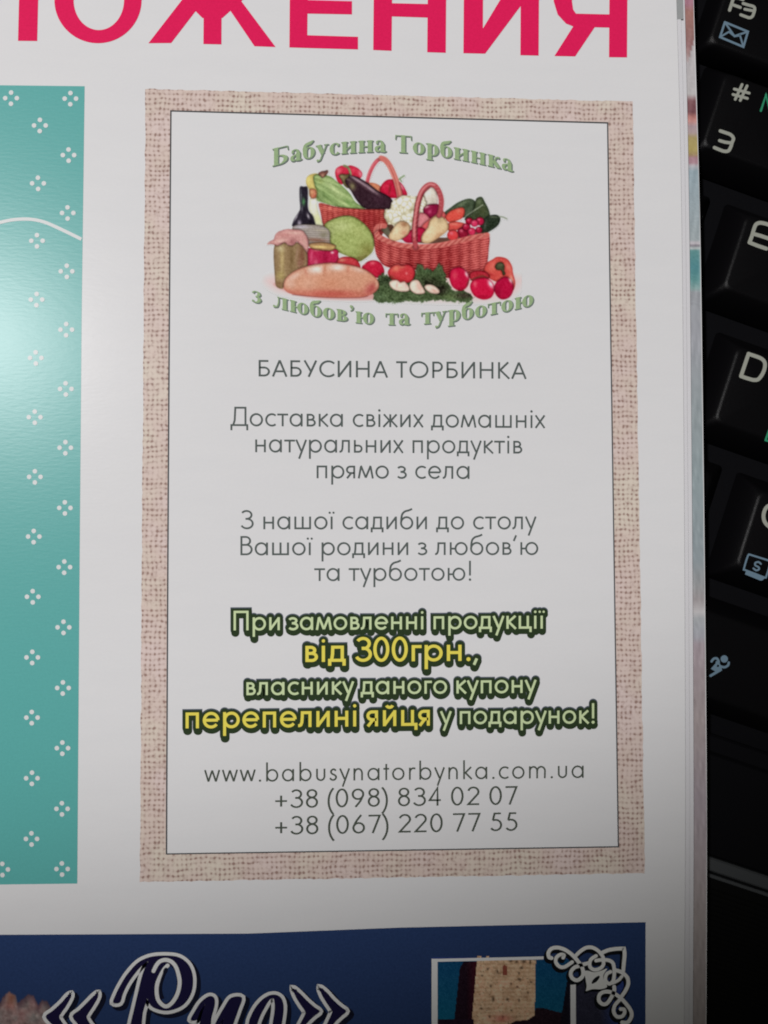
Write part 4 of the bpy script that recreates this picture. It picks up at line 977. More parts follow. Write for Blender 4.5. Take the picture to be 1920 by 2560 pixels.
    for ax in (0, 1):
        a = np.diff(I, axis=ax) != 0
        both = (np.minimum(I[1:], I[:-1]) > 0) if ax == 0 else (np.minimum(I[:, 1:], I[:, :-1]) > 0)
        a = (a & both).astype(float)
        if ax == 0: e[1:] += a; e[:-1] += a
        else: e[:, 1:] += a; e[:, :-1] += a
    e = np.clip(e, 0, 1)
    for _ in range(4):
        f = e.copy(); f[1:-1] = (e[:-2]+e[1:-1]*2+e[2:])/4; g_ = f.copy(); g_[:, 1:-1] = (f[:, :-2]+f[:, 1:-1]*2+f[:, 2:])/4; e = g_
    e = np.clip(e*1.5, 0, 1)*(I > 0)
    c.C = c.C*(1-.27*e[..., None])
    m_ = (I > 0)[..., None]; lum = c.C.mean(-1, keepdims=True)
    c.C = np.where(m_, c.C*.965+(lum-150)*.12+(n2*5+n4*6)[..., None], c.C)
    c.C += rng.normal(0, 2.0, c.X.shape)[..., None]*(np.abs(c.C-c.C[0, 0]).max(-1, keepdims=True) > 6)
    c.build(mag, .024, INKS, 'food_picture', skip_bg=True, sat=.93)
basket_picture()

# ---------------------------------------------------------------- navy advert at the foot of the page
KB = .26
def clip_bottom(p): return p
NAVY = print_mat('navy_ink', alb((28, 42, 72), .42), .16, .33)
poly_obj('navy_panel', [(-1150, 2343), (0, 2337), (620, 2334), (1000, 2319), (1614, 2305.5), (1613, 3300), (-1150, 3300)], Z1, NAVY, mag, 'navy advert panel at the foot of the page')

def rocks():
    c = Canvas(-6, 2455, 150, 2640, 1.6, (28, 42, 72), .42)
    n1 = c.noise(14, 21); n2 = c.noise(5, 22); n3 = c.noise(30, 23)
    top = np.interp(c.X, [-10, 0, 8, 22, 38, 44, 52, 70, 84, 96, 106, 118, 128, 150], [2504, 2504, 2490, 2478, 2484, 2505, 2500, 2484, 2488, 2512, 2498, 2502, 2516, 2540])+n2*4
    al = np.clip((c.Y-top)/3, 0, 1)[..., None]
    dark = np.clip(1-(c.Y-top)/26, 0, 1)*np.where(np.abs(c.X-28) < 14, .25, 1)
    base = np.stack([104+n1*30+n3*20+n2*16, 88+n1*26+n2*18, 86+n1*24+n2*18], -1)
    base = base*(1-dark[..., None]*.8)+np.array((52, 34, 44))*dark[..., None]*.8
    rust = (np.exp(-((c.X-28)/12)**2-((c.Y-2496)/20)**2)*.75)[..., None]
    base = base*(1-rust)+np.array((98, 58, 44))*rust
    c.C = c.C*(1-al)+base*al+rng.normal(0, 4, c.X.shape)[..., None]*al
    edge = np.clip((150-c.X)/26, 0, 1)[..., None]
    c.C = c.C*edge+np.array((28, 42, 72))*(1-edge)
    c.names += ['rocks']; c.id[al[..., 0] > .5] = 1
    c.blur(1); c.build(mag, .03, INKS, 'cliff_picture', skip_bg=True)
rocks()

def tower():
    c = Canvas(1079, 2384, 1560, 2700, 1.9, (22, 30, 50), .30)
    n1 = c.noise(18, 31); n2 = c.noise(6, 32); n3 = c.noise(3, 33, 2)
    X, Y = c.X, c.Y; C = c.C
    def put(mask, col): C[mask] = col if np.ndim(col) == 1 else col[mask]
    def q4(x, y): return (1060+x/5.027, 2340+y/5.027)
    sky = np.stack([10+0*X, 46+(Y-2400)*.10, 74+(Y-2400)*.05], -1)+n2[..., None]*4
    put((Y < 2400), np.stack([31+0*X, 44+0*X, 88+0*X], -1))
    inside = (Y > 2398) & (X < 1424)
    put(inside, sky)
    dk = (X > 1060+np.interp(Y, [2400, 2420, 2560, 2700], [510, 450, 375, 330])/5.027) & (X < 1210) & (Y > 2404+np.clip((1160-X), 0, 30)*.5) & inside
    put(dk, np.stack([20+np.clip((X-1165)*.9, 0, 26), 10+0*X, 18+0*X], -1))
    c.names += ['sky', 'shadow_side', 'tower', 'arched_window', 'hill']
    c.id[inside] = 1; c.id[dk] = 2
    tl_ = 1060+np.interp(Y, [2388, 2403, 2560, 2700], [672, 665, 598, 540])/5.027
    tr_ = 1060+np.interp(Y, [2400, 2700], [1405, 1375])/5.027
    tw = (X > tl_) & (X < tr_) & (Y > 2400)
    cren = (Y > 2388) & (Y <= 2400) & (((X > 1193) & (X < 1204)) | ((X > 1214) & (X < 1222)))
    st = np.stack([146+n1*20+n2*16, 121+n1*18+n2*20, 97+n1*14+n2*20], -1)
    course = np.sin(Y*.62+n1*2)*6; st = st+course[..., None]
    pk = np.clip(n1*1.3, 0, 1)[..., None]; st = st*(1-pk*.35)+np.array((176, 118, 110))*pk*.35
    pitt = (n3 > .6)[..., None]; st = np.where(pitt, st*.72, st)
    put(tw | cren, st)
    c.id[tw | cren] = 3
    r = np.random.default_rng(9)
    for x, y, rx, ry in [(730, 498, 9, 9), (922, 445, 8, 18), (840, 630, 9, 12), (870, 792, 13, 24), (1048, 797, 14, 14), (1195, 808, 8, 16), (1195, 470, 8, 12), (1172, 640, 10, 10), (1307, 712, 7, 12), (1095, 600, 8, 12), (826, 1015, 10, 14), (720, 912, 12, 8), (800, 415, 12, 12), (1165, 325, 18, 12), (1255, 322, 22, 14), (1335, 330, 10, 22), (1090, 315, 16, 10), (1345, 580, 12, 7), (1200, 545, 20, 12), (1100, 935, 10, 8), (990, 1020, 10, 16), (1225, 400, 14, 12)]:
        cx, cy = q4(x, y)
        g = np.exp(-((X-cx)/(rx/5.027*1.3))**2-((Y-cy)/(ry/5.027*1.3))**2)[..., None]*.85
        C[:] = C*(1-g)+np.array((44, 34, 24))*g
    cx, cy = q4(1015, 425)
    win = (np.abs(X-cx) < 5.6) & (Y > cy-13+np.abs(X-cx)*.9) & (Y < cy+14)
    put(win, np.array((96, 50, 40.))); c.id[win] = 4
    red = np.exp(-((X-1060-980/5.027)/22)**2-((Y-2340-1040/5.027)/10)**2)[..., None]*.5
    C[:] = C*(1-red)+np.array((140, 60, 56))*red
    hill = (Y > 2340+np.interp((X-1060)*5.027, [1080, 1140, 1300, 1385, 1400, 1500, 1660, 2000], [1106, 1070, 1055, 1000, 900, 905, 950, 1020])/5.027) & (X < 1424) & (X > 1270)
    put(hill, np.stack([24+n2*6, 14+n2*4, 20+n2*4], -1)); c.id[hill] = 5
    lowl = (Y > 2548) & (X < 1184); put(lowl, np.stack([22+n2*6, 12+n2*3, 22+n2*3], -1))
    put((X >= 1424) & (Y > 2440), np.stack([30+n1*3, 30+n1*3, 42+n1*4], -1))
    # fade of the dark plate into the navy to the right
    e = np.clip((X-1500)/50, 0, 1)[..., None]; C[:] = C*(1-e)+np.array((31, 44, 88))*e
    # slanted edge right of the sky
    sl_ = (X > 1340+np.interp(Y, [2400, 2450, 2550], [100, 78, 62])) & (X < 1424) & (Y > 2404)
    put(sl_, np.array((14, 12, 20.))); 
    C[:] += rng.normal(0, 4, X.shape)[..., None]
    # above the frame line the panel is plain navy: cut those cells away
    c.blur(1)
    keep = (Y > 2392) | cren
    c.names += ['void']; c.id[~keep] = 6; c.id[(X > 1424) & (Y < 2440)] = 6
    c.names[6] = 'void'
    vis = c.id.copy()
    A = alb(np.clip(C, 4, 250), .36)
    # build by hand so that the void cells are left out
    ny, nx = X.shape; idx = np.arange(ny*nx).reshape(ny, nx)
    quads = np.stack([idx[:-1, :-1], idx[1:, :-1], idx[1:, 1:], idx[:-1, 1:]], -1); cid = vis[:-1, :-1]
    q = P(X, Y, .03).reshape(-1, 3); root = None
    for k_ in range(6):
        sel = quads[cid == k_]
        if len(sel) == 0: continue
        used, inv = np.unique(sel, return_inverse=True)
        o = mesh_obj('tower_picture' if root is None else 'printed_'+c.names[k_], q[used], inv.reshape(-1, 4), INKS, mag if root is None else root, None, cols=A.reshape(-1, 3)[used])
        if root is None: root = o
tower()

SILV = print_mat('silver_white_ink', alb((164, 172, 162), .30), .04)
SILV2 = print_mat('ornament_ink', alb((140, 140, 132), .27), .06)
BLK = print_mat('black_ink', (.008, .009, .012), .05)
k = Ink()
k.poly([(1079, 2397), (1094, 2397), (1094, 2705), (1079, 2705)]); k.poly([(1094, 2397), (1094, 2404.5), (1359, 2398.5), (1359, 2391)])
k.poly([(1426, 2462), (1439.5, 2461), (1440.5, 2705), (1427, 2705)])
k.build('picture_frame_line', .05, SILV, mag)

def orn(x, y): return (1340+x/5.53, 2340+y/5.53)
def orns(pts): return [orn(*p) for p in pts]
STR = [
 (orns([(215, 305), (180, 290), (172, 230), (215, 175), (300, 160), (400, 190), (500, 260), (580, 350), (625, 410), (650, 480), (640, 560), (570, 612), (500, 580), (480, 510), (520, 445), (600, 410), (720, 375)]), 9.5),
 (orns([(375, 300), (385, 262), (335, 258), (280, 300), (278, 370), (330, 425), (400, 425), (500, 360)]), 9),
 (orns([(545, 275), (620, 205), (700, 160), (780, 160), (860, 205), (920, 280), (930, 330), (930, 400), (880, 450), (800, 465), (745, 420), (755, 330), (830, 275)]), 9),
 (orns([(905, 235), (1000, 195), (1100, 178), (1215, 172), (1225, 250), (1215, 370), (1205, 480)]), 9.5),
 (orns([(830, 340), (900, 330), (1000, 335), (1060, 370), (1080, 450), (1080, 560), (1060, 630), (1010, 660), (960, 610), (975, 530), (1030, 495)]), 9),
 (orns([(1090, 470), (1180, 500), (1260, 570), (1275, 660), (1240, 750), (1190, 825)]), 9.5),
 (orns([(1060, 650), (1140, 610), (1185, 560)]), 8),
 (orns([(1080, 700), (1080, 760), (1040, 850), (980, 930), (920, 940), (870, 890), (880, 810), (950, 770), (1050, 780), (1150, 840), (1240, 930), (1310, 1030), (1320, 1110), (1270, 1190), (1190, 1195)]), 9.5),
 (orns([(1150, 890), (1090, 960), (1075, 1050), (1120, 1115), (1190, 1110), (1225, 1060), (1215, 1015), (1170, 1010)]), 9),
]
for nm, dx, dy, gw, mat, z in (('ornament_shadow', -3.5, 6.5, 3.2, BLK, .045), ('corner_ornament', 0, 0, 0, SILV2, .07)):
    k = Ink()
    for pts, w in STR:
        s = smooth(pts, 7); 
        if len(pts) == 7 and w == 9.5 and pts[0] == orn(905, 235): s = np.concatenate([smooth(pts[:4], 7), smooth(pts[3:], 7)[1:]])
        k.ribbon([(x+dx, y+dy) for x, y in s], w/2+gw, cap='round')
    # pointed tulip with an eye in the middle
    t = np.radians(np.linspace(0, 360, 25)[:-1])
    out = smooth(orns([(690, 760), (700, 700), (685, 590), (665, 490), (720, 480), (800, 500), (900, 480), (985, 450), (935, 530), (935, 610), (985, 700), (900, 735), (780, 735)]), 3, True)
    eye = [orn(825+75*math.cos(a)*.72-30*math.sin(a)*.6, 605-75*math.cos(a)*.7-30*math.sin(a)*.6) for a in t]
    if nm == 'ornament_shadow': k.poly([(x+dx*1.2, y+dy) for x, y in out])
    else:
        cc = np.mean(eye, 0); oo = [out[np.argmin([abs(((math.atan2(p[1]-cc[1], p[0]-cc[0])-math.atan2(e[1]-cc[1], e[0]-cc[0]))+math.pi) % (2*math.pi)-math.pi) for p in out])] for e in eye]
        n = len(eye)
        # ring between outline and eye
        order = np.argsort([math.atan2(p[1]-cc[1], p[0]-cc[0]) for p in out]); out = out[order]
        ang = np.array([math.atan2(p[1]-cc[1], p[0]-cc[0]) for p in out])
        eyep = []
        for a in ang:
            # radius of the eye along this direction
            ea = np.array([math.atan2(e[1]-cc[1], e[0]-cc[0]) for e in eye]); er = np.array([math.hypot(e[0]-cc[0], e[1]-cc[1]) for e in eye])
            s_ = np.argsort(ea); r_ = np.interp(a, ea[s_], er[s_], period=2*math.pi); eyep.append((cc[0]+r_*math.cos(a), cc[1]+r_*math.sin(a)))
        m = len(out); k.add(np.concatenate([out, eyep]), [[i, (i+1) % m, m+(i+1) % m, m+i] for i in range(m)])
    k.build(nm, z, mat, mag)

# ---- outlined script lettering
def q1(p): return [(x/5.027, 2360+y/5.027) for x, y in p]
def q2(p): return [(250+x/5.027, 2360+y/5.027) for x, y in p]
def q3(p): return [(560+x/5.027, 2360+y/5.027) for x, y in p]
# ink outlines (inner dark shapes); the light rim is a band around them
shapes = [
 q1([(575, 915), (660, 840), (770, 740), (840, 660), (892, 628), (885, 680), (830, 780), (760, 880), (745, 925), (790, 1000), (900, 1150), (960, 1260), (820, 1200), (680, 1040)]),
 q1([(912, 912), (1000, 830), (1100, 730), (1180, 650), (1232, 618), (1225, 680), (1170, 780), (1105, 880), (1090, 925), (1130, 1000), (1240, 1150), (1300, 1260), (1160, 1200), (1010, 1040)]),
 q2([(165, 735), (195, 640), (260, 510), (350, 370), (470, 240), (590, 175), (720, 148), (900, 148), (1010, 175), (1100, 245), (1155, 350), (1170, 470), (1155, 590), (1110, 690), (1040, 770), (940, 820), (830, 840), (720, 820), (640, 775), (590, 690), (575, 740), (540, 860), (525, 1000), (500, 1200), (350, 1200), (385, 1000), (420, 850), (470, 640), (520, 430), (560, 310), (605, 220), (540, 260), (440, 370), (350, 500), (290, 620), (250, 735)]),
 q2([(1140, 950), (1190, 850), (1260, 740), (1340, 670), (1400, 655), (1440, 690), (1440, 780), (1400, 930), (1380, 1060), (1250, 1060), (1270, 930), (1300, 820), (1320, 760), (1260, 850), (1215, 955)]),
 q3([(-150, 1100), (-90, 960), (0, 800), (90, 675), (225, 675), (180, 830), (120, 1000), (90, 1100), (-60, 1100), (0, 940), (-60, 1020), (-90, 1100)]),
 q3([(310, 1000), (340, 900), (400, 790), (480, 700), (570, 645), (660, 640), (725, 690), (750, 790), (740, 920), (715, 1060), (690, 1200), (580, 1200), (610, 1000), (635, 830), (632, 720), (610, 680), (560, 720), (500, 820), (450, 920), (410, 1040), (380, 1200), (300, 1200)]),
 q3([(868, 560), (940, 610), (1040, 710), (1130, 790), (1200, 848), (1130, 910), (1040, 1000), (960, 1120), (900, 1120), (960, 1000), (1020, 880), (1015, 840), (960, 760), (900, 660)]),
 q3([(1205, 550), (1280, 600), (1380, 710), (1470, 790), (1535, 845), (1470, 910), (1390, 990), (1300, 1120), (1240, 1120), (1300, 990), (1358, 860), (1350, 830), (1290, 740), (1230, 640)]),
]
hole = q2([(660, 370), (720, 300), (760, 278), (802, 278), (770, 340), (720, 420), (695, 520), (690, 620), (715, 710), (770, 785), (830, 800), (900, 765), (960, 670), (1000, 560), (1010, 440), (985, 330), (930, 240), (850, 190), (780, 195), (710, 235), (680, 300)])
hook = q2([(672, 345), (712, 285), (750, 262), (800, 268), (812, 285), (770, 350), (725, 430), (700, 500), (690, 560)])
SHAD = print_mat('navy_black_ink', alb((12, 14, 26), .36), .1)
INKN = print_mat('deep_navy_ink', alb((17, 14, 38), .38), .1)
RIM = print_mat('pale_rim_ink', alb((148, 158, 148), .33), .05)
def tri_poly(k, pts):
    k.poly(pts)
def letter_shape(pts): return pts
sm = []
for s in shapes: sm.append(np.array(s))
k = Ink()
for s in sm:
    p = smooth(s, 4, True)
    k.ribbon(p+np.array([9, 8]), 10.5, closed=True, cap='butt', maxm=1.4)
    k.poly(p+np.array([9, 8]))
k.build('lettering_shadow', .035, SHAD, mag)
k = Ink()
for s in sm: k.ribbon(smooth(s, 4, True), 8.6, closed=True, maxm=1.5)
k.build('lettering_rim', .055, RIM, mag, 'pale rim of the script title')
k = Ink()
for s in sm: k.poly(smooth(s, 4, True))
k.build('script_lettering', .08, INKN, mag, 'deep navy script title between double quotation marks')
# the counter of the first letter
k = Ink()
ringo = smooth(q2([(672, 340), (712, 262), (760, 215), (830, 200), (900, 225), (955, 290), (990, 400), (1000, 500), (975, 620), (920, 720), (850, 780), (790, 770), (730, 700), (712, 600), (720, 500), (755, 410), (805, 320), (850, 270)]), 5)
k.ribbon(ringo, 5.0, cap='round'); k.build('lettering_rim', .11, RIM, mag)
k = Ink(); k.poly(smooth(q2([(850, 300), (900, 290), (945, 350), (965, 450), (958, 560), (925, 650), (870, 720), (820, 745), (775, 700), (748, 620), (752, 510), (790, 410)]), 5, True))
k.build('letter_counter', .1, NAVY, mag)
k = Ink(); k.ribbon(smooth(q2([(838, 300), (800, 400), (768, 500), (765, 600), (790, 690)]), 5), [2, 4.5, 5.5, 5, 4]+[4]*16); k.build('lettering_shadow', .118, SHAD, mag)
#@LAPTOP@
# ================================================================ THE LAPTOP KEYBOARD
ZK = -4.5                                     # key tops, mm below the page
ANG = math.radians(19.0)
o3 = P(1817, 183, ZK)                         # top left corner of the 3 key's top face
KX = np.array([math.cos(ANG+.0), -math.sin(ANG)]); KD = np.array([-math.sin(ANG), -math.cos(ANG)])
pc = P(1885, 1222, ZK)
U = 19.05*((pc[:2]-o3[:2])@KD)/(19.05*3)
print('pitch', U, 'stagger', ((pc[:2]-o3[:2])@KX)/U, ((P(1863, 534, ZK)-o3)[:2]@KX)/U, ((P(1835, 860, ZK)-o3)[:2]@KX)/U)
def K(u, v):
    """keyboard millimetres from the 3 key's top left corner to page frame x, y"""
    return o3[:2]+KX*u+KD*v
LB = K(0, 60)
LAP_LOC = (LB[0]/1000, LB[1]/1000, .0005)
lap = thing('laptop', 'black laptop keyboard with cream and blue key legends, under and beside the magazine', 'laptop', LAP_LOC)

CASE = plastic('black_case_plastic', (.004, .004, .005), .45, .15, 4000)
DECKM = plastic('keyboard_well_plastic', (.002, .002, .003), .8)
KEYM = plastic('matte_key_plastic', (.0024, .0022, .0028), .36, .35, 9000)
EDGEM = plastic('grey_trim', (.05, .054, .058), .55, .2, 5000)
PALM = plastic('ribbed_palm_rest', (.005, .005, .005), .5, .1, 5000)

def kbox(name, u0, u1, v0, v1, z0, z1, mat, label=None, bev=0.0):
    """box in keyboard axes with a chamfered top"""
    V = []
    for z, b in ((z0, 0), (z1-bev, 0), (z1, bev)) if bev else ((z0, 0), (z1, 0)):
        for u, v in ((u0+b, v0+b), (u1-b, v0+b), (u1-b, v1-b), (u0+b, v1-b)):
            q = K(u, v); V.append((q[0], q[1], z))
    n = len(V)//4; Fs = [[0, 1, 2, 3]]
    for l_ in range(n-1):
        for i in range(4): Fs.append([4*l_+i, 4*l_+4+i, 4*l_+4+(i+1) % 4, 4*l_+(i+1) % 4])
    Fs.append([4*n-1, 4*n-2, 4*n-3, 4*n-4])
    return mesh_obj(name, V, Fs, mat, lap, label)

for m_ in (CASE, DECKM, KEYM, PALM): m_.node_tree.nodes['Principled BSDF'].inputs['Specular IOR Level'].default_value = .10 if m_ is DECKM else .13 if m_ is KEYM else .06
# body, well, frame
kbox('base', -100, 165, -48, 196, -ZT+1.0, -9.4, CASE, 'lower case of the laptop')
kbox('key_well', -92, 157, -44, 98.6, -9.35, -8.9, DECKM)
kbox('well_rim', -92, 157, 98.6, 101.4, -9.35, -6.9, CASE, 'faintly shining lip below the space bar', .35)
kbox('front_frame', -100, 165, 101.45, 116.4, -9.35, -7.1, CASE, 'plain black strip below the space bar', .3)
kbox('trim_strip', -100, 165, 116.5, 118.5, -9.35, -6.6, EDGEM, 'grey strip across the palm rest', .25)
kbox('trim_strip', -100, 165, 118.95, 119.5, -9.35, -6.9, EDGEM, 'thin second grey line below the strip', .1)
kbox('palm_rest', -100, 165, 119.55, 194, -9.35, -7.6, PALM, 'finely ribbed black palm rest')
kbox('side_frame', -100, -92.05, -44, 101.4, -9.35, -6.9, CASE, None, .3)
kbox('side_frame', 157.05, 165, -44, 101.4, -9.35, -6.9, CASE, None, .3)
kbox('hinge_strip', -100, 165, -52, -44.05, -9.35, -6.6, CASE, None, .3)
# fine ribs of the palm rest, past counting
Vr = []; Fr = []
for i in range(96):
    v = 121.0+i*.75
    for a, b in ((0, -7.6), (.18, -7.46), (.36, -7.6)):
        for u in (-99, 164):
            q = K(u, v+a); Vr.append((q[0], q[1], b+.002))
    o_ = 6*i; Fr += [[o_, o_+2, o_+3, o_+1], [o_+2, o_+4, o_+5, o_+3]]
ribs = mesh_obj('ribs', Vr, Fr, PALM, lap, 'fine parallel ribs of the palm rest'); ribs['kind'] = 'stuff'

def key_mesh(w, d, top_w, top_d, h=4.2, r=1.3):
    """sculpted key: skirt, sloped sides, rounded top edge, local millimetres, origin at the top left corner of the top face"""
    def ring(cx, cy, w, d, r, z, n=5):
        out = []
        for sx, sy, a0 in ((1, 1, 0), (-1, 1, 90), (-1, -1, 180), (1, -1, 270)):
            for t in np.linspace(0, 90, n):
                a = math.radians(a0+t); out.append((cx+sx*(w/2-r)+r*math.cos(a), cy+sy*(d/2-r)+r*math.sin(a), z))
        return out
    cx, cy = top_w/2, -top_d/2
    lv = [(w, d, .5, -h), (w, d, .55, -h+.35), (top_w+1.3, top_d+1.3, 1.0, -.95), (top_w+.5, top_d+.5, r, -.28), (top_w, top_d, r, -.06), (top_w-.7, top_d-.7, r*.8, 0)]
    V = []
    for a, b, c, z in lv: V += ring(cx, cy, a, b, c, z)
    n = 20; Fs = [list(range(n))[::-1]]
    for l_ in range(len(lv)-1):
        for i in range(n): Fs.append([n*l_+i, n*l_+(i+1) % n, n*(l_+1)+(i+1) % n, n*(l_+1)+i])
    V.append((cx, cy, -.0)); t = n*(len(lv)-1)
    Fs += [[t+i, t+(i+1) % n, len(V)-1] for i in range(n)]
    me = bpy.data.meshes.new('key'); me.from_pydata([(x/1000, y/1000, z/1000) for x, y, z in V], [], Fs); me.update()
    me.materials.append(KEYM)
    for p in me.polygons: p.use_smooth = len(p.vertices) == 4
    me.set_sharp_from_angle(angle=math.radians(50))
    return me
KM = key_mesh(17.6, 17.4, 12.3, 12.2)
KF = key_mesh(17.0, 12.6, 13.6, 10.6)
KS = key_mesh(106, 17.4, 100.5, 12.2)
def key(me, u, v, label=None):
    o = bpy.data.objects.new('key', me); COL.objects.link(o); o.parent = lap
    q = K(u, v)
    inv = Matrix.Identity(4); inv.translation = -Vector(LAP_LOC); o.matrix_parent_inverse = inv
    o.location = (q[0]/1000, q[1]/1000, (ZT+ZK)/1000); o.rotation_euler = (0, 0, -ANG)
    if label: o['label'] = label
    return o
keys = {}
names_ = {(0, 0): '3', (1, 0): 'E', (2, 0): 'D', (3, 0): 'C'}
for row, st in ((0, 0), (1, .5), (2, .75), (3, 1.25)):
    for c_ in (-2, -1, 0, 1):
        lab = 'key marked '+names_[(row, 0)] if c_ == 0 else None
        keys[(row, c_)] = key(KM, (st+c_)*U, row*U, lab)
for c_ in (-2, -1, 0, 1): keys[(-1, c_)] = key(KF, -4.1+c_*U, -14.6, 'function key marked F3 with a blue envelope' if c_ == 0 else None)
keys[(4, 0)] = key(KS, 1.25*U-1.6*U-8, 4*U, 'space bar with a blue running figure')

CREAM = plastic('cream_legend', (.34, .35, .30), .5)
BLUEL = plastic('blue_legend', (.14, .22, .29), .5)
GREENL = plastic('green_legend', (.02, .26, .13), .5)

def legend(name, strokes, mat, kk, discs=(), polys=(), label=None):
    k = Ink()
    for pts, w in strokes: k.ribbon(pts, w/2, cap='round')
    for (x, y, r) in discs: k.disc((x, y), r)
    for p in polys: k.poly(p)
    V = np.concatenate(k.V); q = P(V[:, 0], V[:, 1], ZK+.03); q[:, 2] = ZK+.03+V[:, 2]
    fs = []
    for f in k.Fc:
        a = q[f]; ar = np.sum(a[:, 0]*np.roll(a[:, 1], -1)-np.roll(a[:, 0], -1)*a[:, 1])
        if abs(ar) > 1e-12: fs.append(f if ar > 0 else f[::-1])
    # into the key's own frame
    par = keys[kk]; Mw = Matrix.Translation(par.location) @ Matrix.Rotation(-ANG, 4, 'Z')
    Mi = Mw.inverted()
    me = bpy.data.meshes.new(name)
    me.from_pydata([tuple(Mi @ Vector((a/1000, b/1000, (c_+ZT)/1000))) for a, b, c_ in q], [], fs); me.update(); me.materials.append(mat)
    o = bpy.data.objects.new(name, me); COL.objects.link(o); o.parent = par
    if label: o['label'] = label
def zz(ox, oy, s=4.4233): return lambda pts: [(ox+x/s, oy+y/s) for x, y in pts]
za = zz(1620, 0); zb = zz(1620, 500); zc = zz(1620, 1000); zd = zz(1620, 1500, 3.95)
# F3 and envelope
legend('key_legend', [(za([(902, 112), (922, 50), (948, -30), (1010, -20), (1050, -5)]), 8), (za([(925, 48), (1020, 82)]), 7.5),
    (smooth(za([(1052, 38), (1110, 56), (1165, 72), (1180, 100), (1168, 150), (1150, 185), (1118, 196), (1075, 182), (1026, 164)]), 5), 7.5), (za([(1070, 102), (1172, 122)]), 7)], CREAM, (-1, 0), label='cream F3')
legend('key_icon', [(za([(850, 245), (1105, 350), (1055, 518), (797, 410), (850, 245)]), 5.5), (za([(852, 250), (955, 400), (1100, 352)]), 5), (za([(800, 408), (895, 352)]), 4.5), (za([(1053, 514), (1018, 392)]), 4.5), (za([(895, 352), (958, 402), (1018, 392)]), 4.5)], BLUEL, (-1, 0), label='blue envelope')
# 3 key
legend('key_legend', [(za([(965, 1098), (1040, 935)]), 7), (za([(1020, 1110), (1095, 950)]), 7), (za([(955, 985), (1118, 1030)]), 7), (za([(940, 1045), (1098, 1088)]), 7)], CREAM, (0, 0), label='cream hash sign')
legend('key_legend', [(smooth(za([(800, 1448), (860, 1468), (915, 1490), (945, 1530), (930, 1575), (915, 1625), (888, 1668), (840, 1672), (790, 1655), (735, 1632)]), 5), 8.5), (za([(792, 1555), (850, 1572), (925, 1582)]), 8)], CREAM, (0, 0), label='cream numeral 3')
legend('key_legend', [(za([(1248, 1225), (1305, 1050), (1345, 1225), (1400, 1070)]), 5.5)], GREENL, (0, 0), label='green letter on the 3 key')
# E, D, C
legend('key_legend', [(smooth(zb([(1300, 262), (1240, 252), (1195, 270), (1172, 320), (1150, 395), (1122, 470)]), 5), 9.5), (zb([(1300, 262), (1400, 296)]), 9.5), (zb([(1122, 470), (1210, 505), (1308, 538)]), 9.5), (zb([(1158, 372), (1250, 398), (1360, 435)]), 9.5)], CREAM, (1, 0), label='cream letter E')
legend('key_legend', [(zb([(1028, 1948), (1112, 1700)]), 9.5), (np.concatenate([zb([(1112, 1702), (1180, 1724)]), smooth(zb([(1180, 1724), (1250, 1752), (1290, 1795), (1290, 1860), (1262, 1930), (1215, 1985), (1160, 1990)]), 5)[1:], zb([(1090, 1970), (1028, 1948)])]), 9.5)], CREAM, (2, 0), label='cream letter D')
legend('key_legend', [(smooth(zc([(1450, 1235), (1400, 1180), (1340, 1168), (1298, 1205), (1278, 1275), (1290, 1345), (1340, 1400), (1400, 1410)]), 6), 9.5)], CREAM, (3, 0), label='cream letter C')
legend('key_legend', [(zc([(1300, 445), (1345, 320)]), 5.5), (smooth(zc([(1345, 325), (1390, 345), (1380, 395), (1320, 385)]), 4), 5), (smooth(zc([(1330, 390), (1385, 410), (1370, 460), (1302, 445)]), 4), 5)], GREENL, (2, 0), label='green letter on the D key')
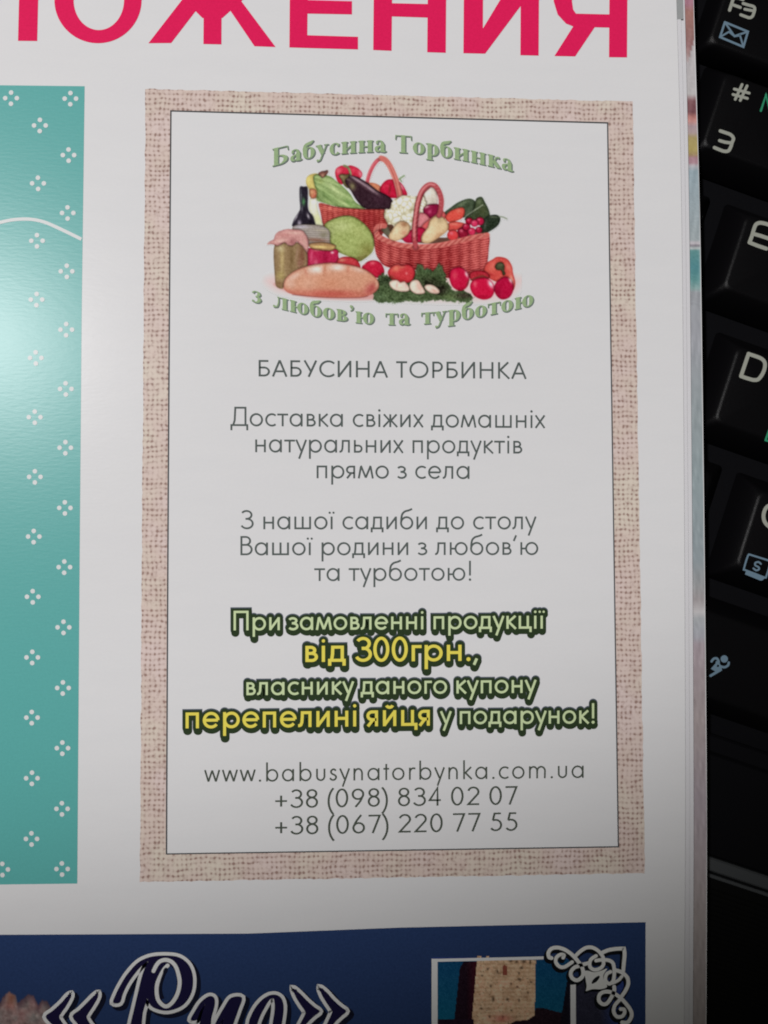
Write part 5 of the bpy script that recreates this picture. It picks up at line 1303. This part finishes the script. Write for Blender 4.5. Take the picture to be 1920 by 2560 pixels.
legend('key_icon', [(smooth(zc([(1128, 1710), (1230, 1742), (1340, 1778), (1352, 1800), (1310, 1945), (1290, 1962), (1180, 1920), (1075, 1880), (1062, 1862), (1105, 1722), (1128, 1710)]), 3), 4.6),
    (smooth(zc([(1248, 1812), (1222, 1792), (1188, 1800), (1186, 1828), (1222, 1848), (1226, 1872), (1196, 1884), (1166, 1862)]), 4), 4.6)], BLUEL, (3, 0), polys=[zc([(1082, 1895), (1290, 1972), (1262, 1996), (1240, 1996), (1072, 1928)])], label='blue monitor with the letter S')
legend('key_icon', [(smooth(zd([(628, 606), (650, 580), (680, 578), (698, 610), (690, 650)]), 4), 6), (smooth(zd([(715, 655), (755, 664), (790, 645), (797, 618)]), 4), 6), (zd([(672, 640), (640, 676), (680, 700)]), 6.5), (zd([(715, 690), (665, 720), (618, 748)]), 6.5)], BLUEL, (4, 0), discs=[(1620+753/3.95, 1500+582/3.95, 9.2)],
    polys=[zd([(672, 600), (700, 612), (722, 650), (732, 694), (706, 712), (660, 700), (660, 650)])], label='blue running figure')

# ================================================================ THE TABLE UNDER IT
tb = plastic('dark_table_top', (.03, .022, .017), .45, .3, 60)
c0 = LB
tv = [(c0[0]+sx*600, c0[1]+sy*400, z) for z in (-ZT-25, -ZT) for sx, sy in ((-1, -1), (1, -1), (1, 1), (-1, 1))]
t_ = mesh_obj('table_top', tv, [[3, 2, 1, 0], [4, 5, 6, 7], [0, 1, 5, 4], [1, 2, 6, 5], [2, 3, 7, 6], [3, 0, 4, 7]], tb)
t_['kind'] = 'structure'
FOOT = plastic('rubber', (.01, .01, .01), .8)
for u, v in ((-90, -38), (155, -38), (-90, 186), (155, 186)):
    t = np.radians(np.linspace(0, 360, 17)[:-1]); q = K(u, v)
    V = [(q[0]+5*math.cos(a), q[1]+5*math.sin(a), z) for z in (-ZT, -ZT+1.0) for a in t]
    mesh_obj('rubber_foot', V, [[i, (i+1) % 16, 16+(i+1) % 16, 16+i] for i in range(16)]+[list(range(16))[::-1], list(range(16, 32))], FOOT, lap)
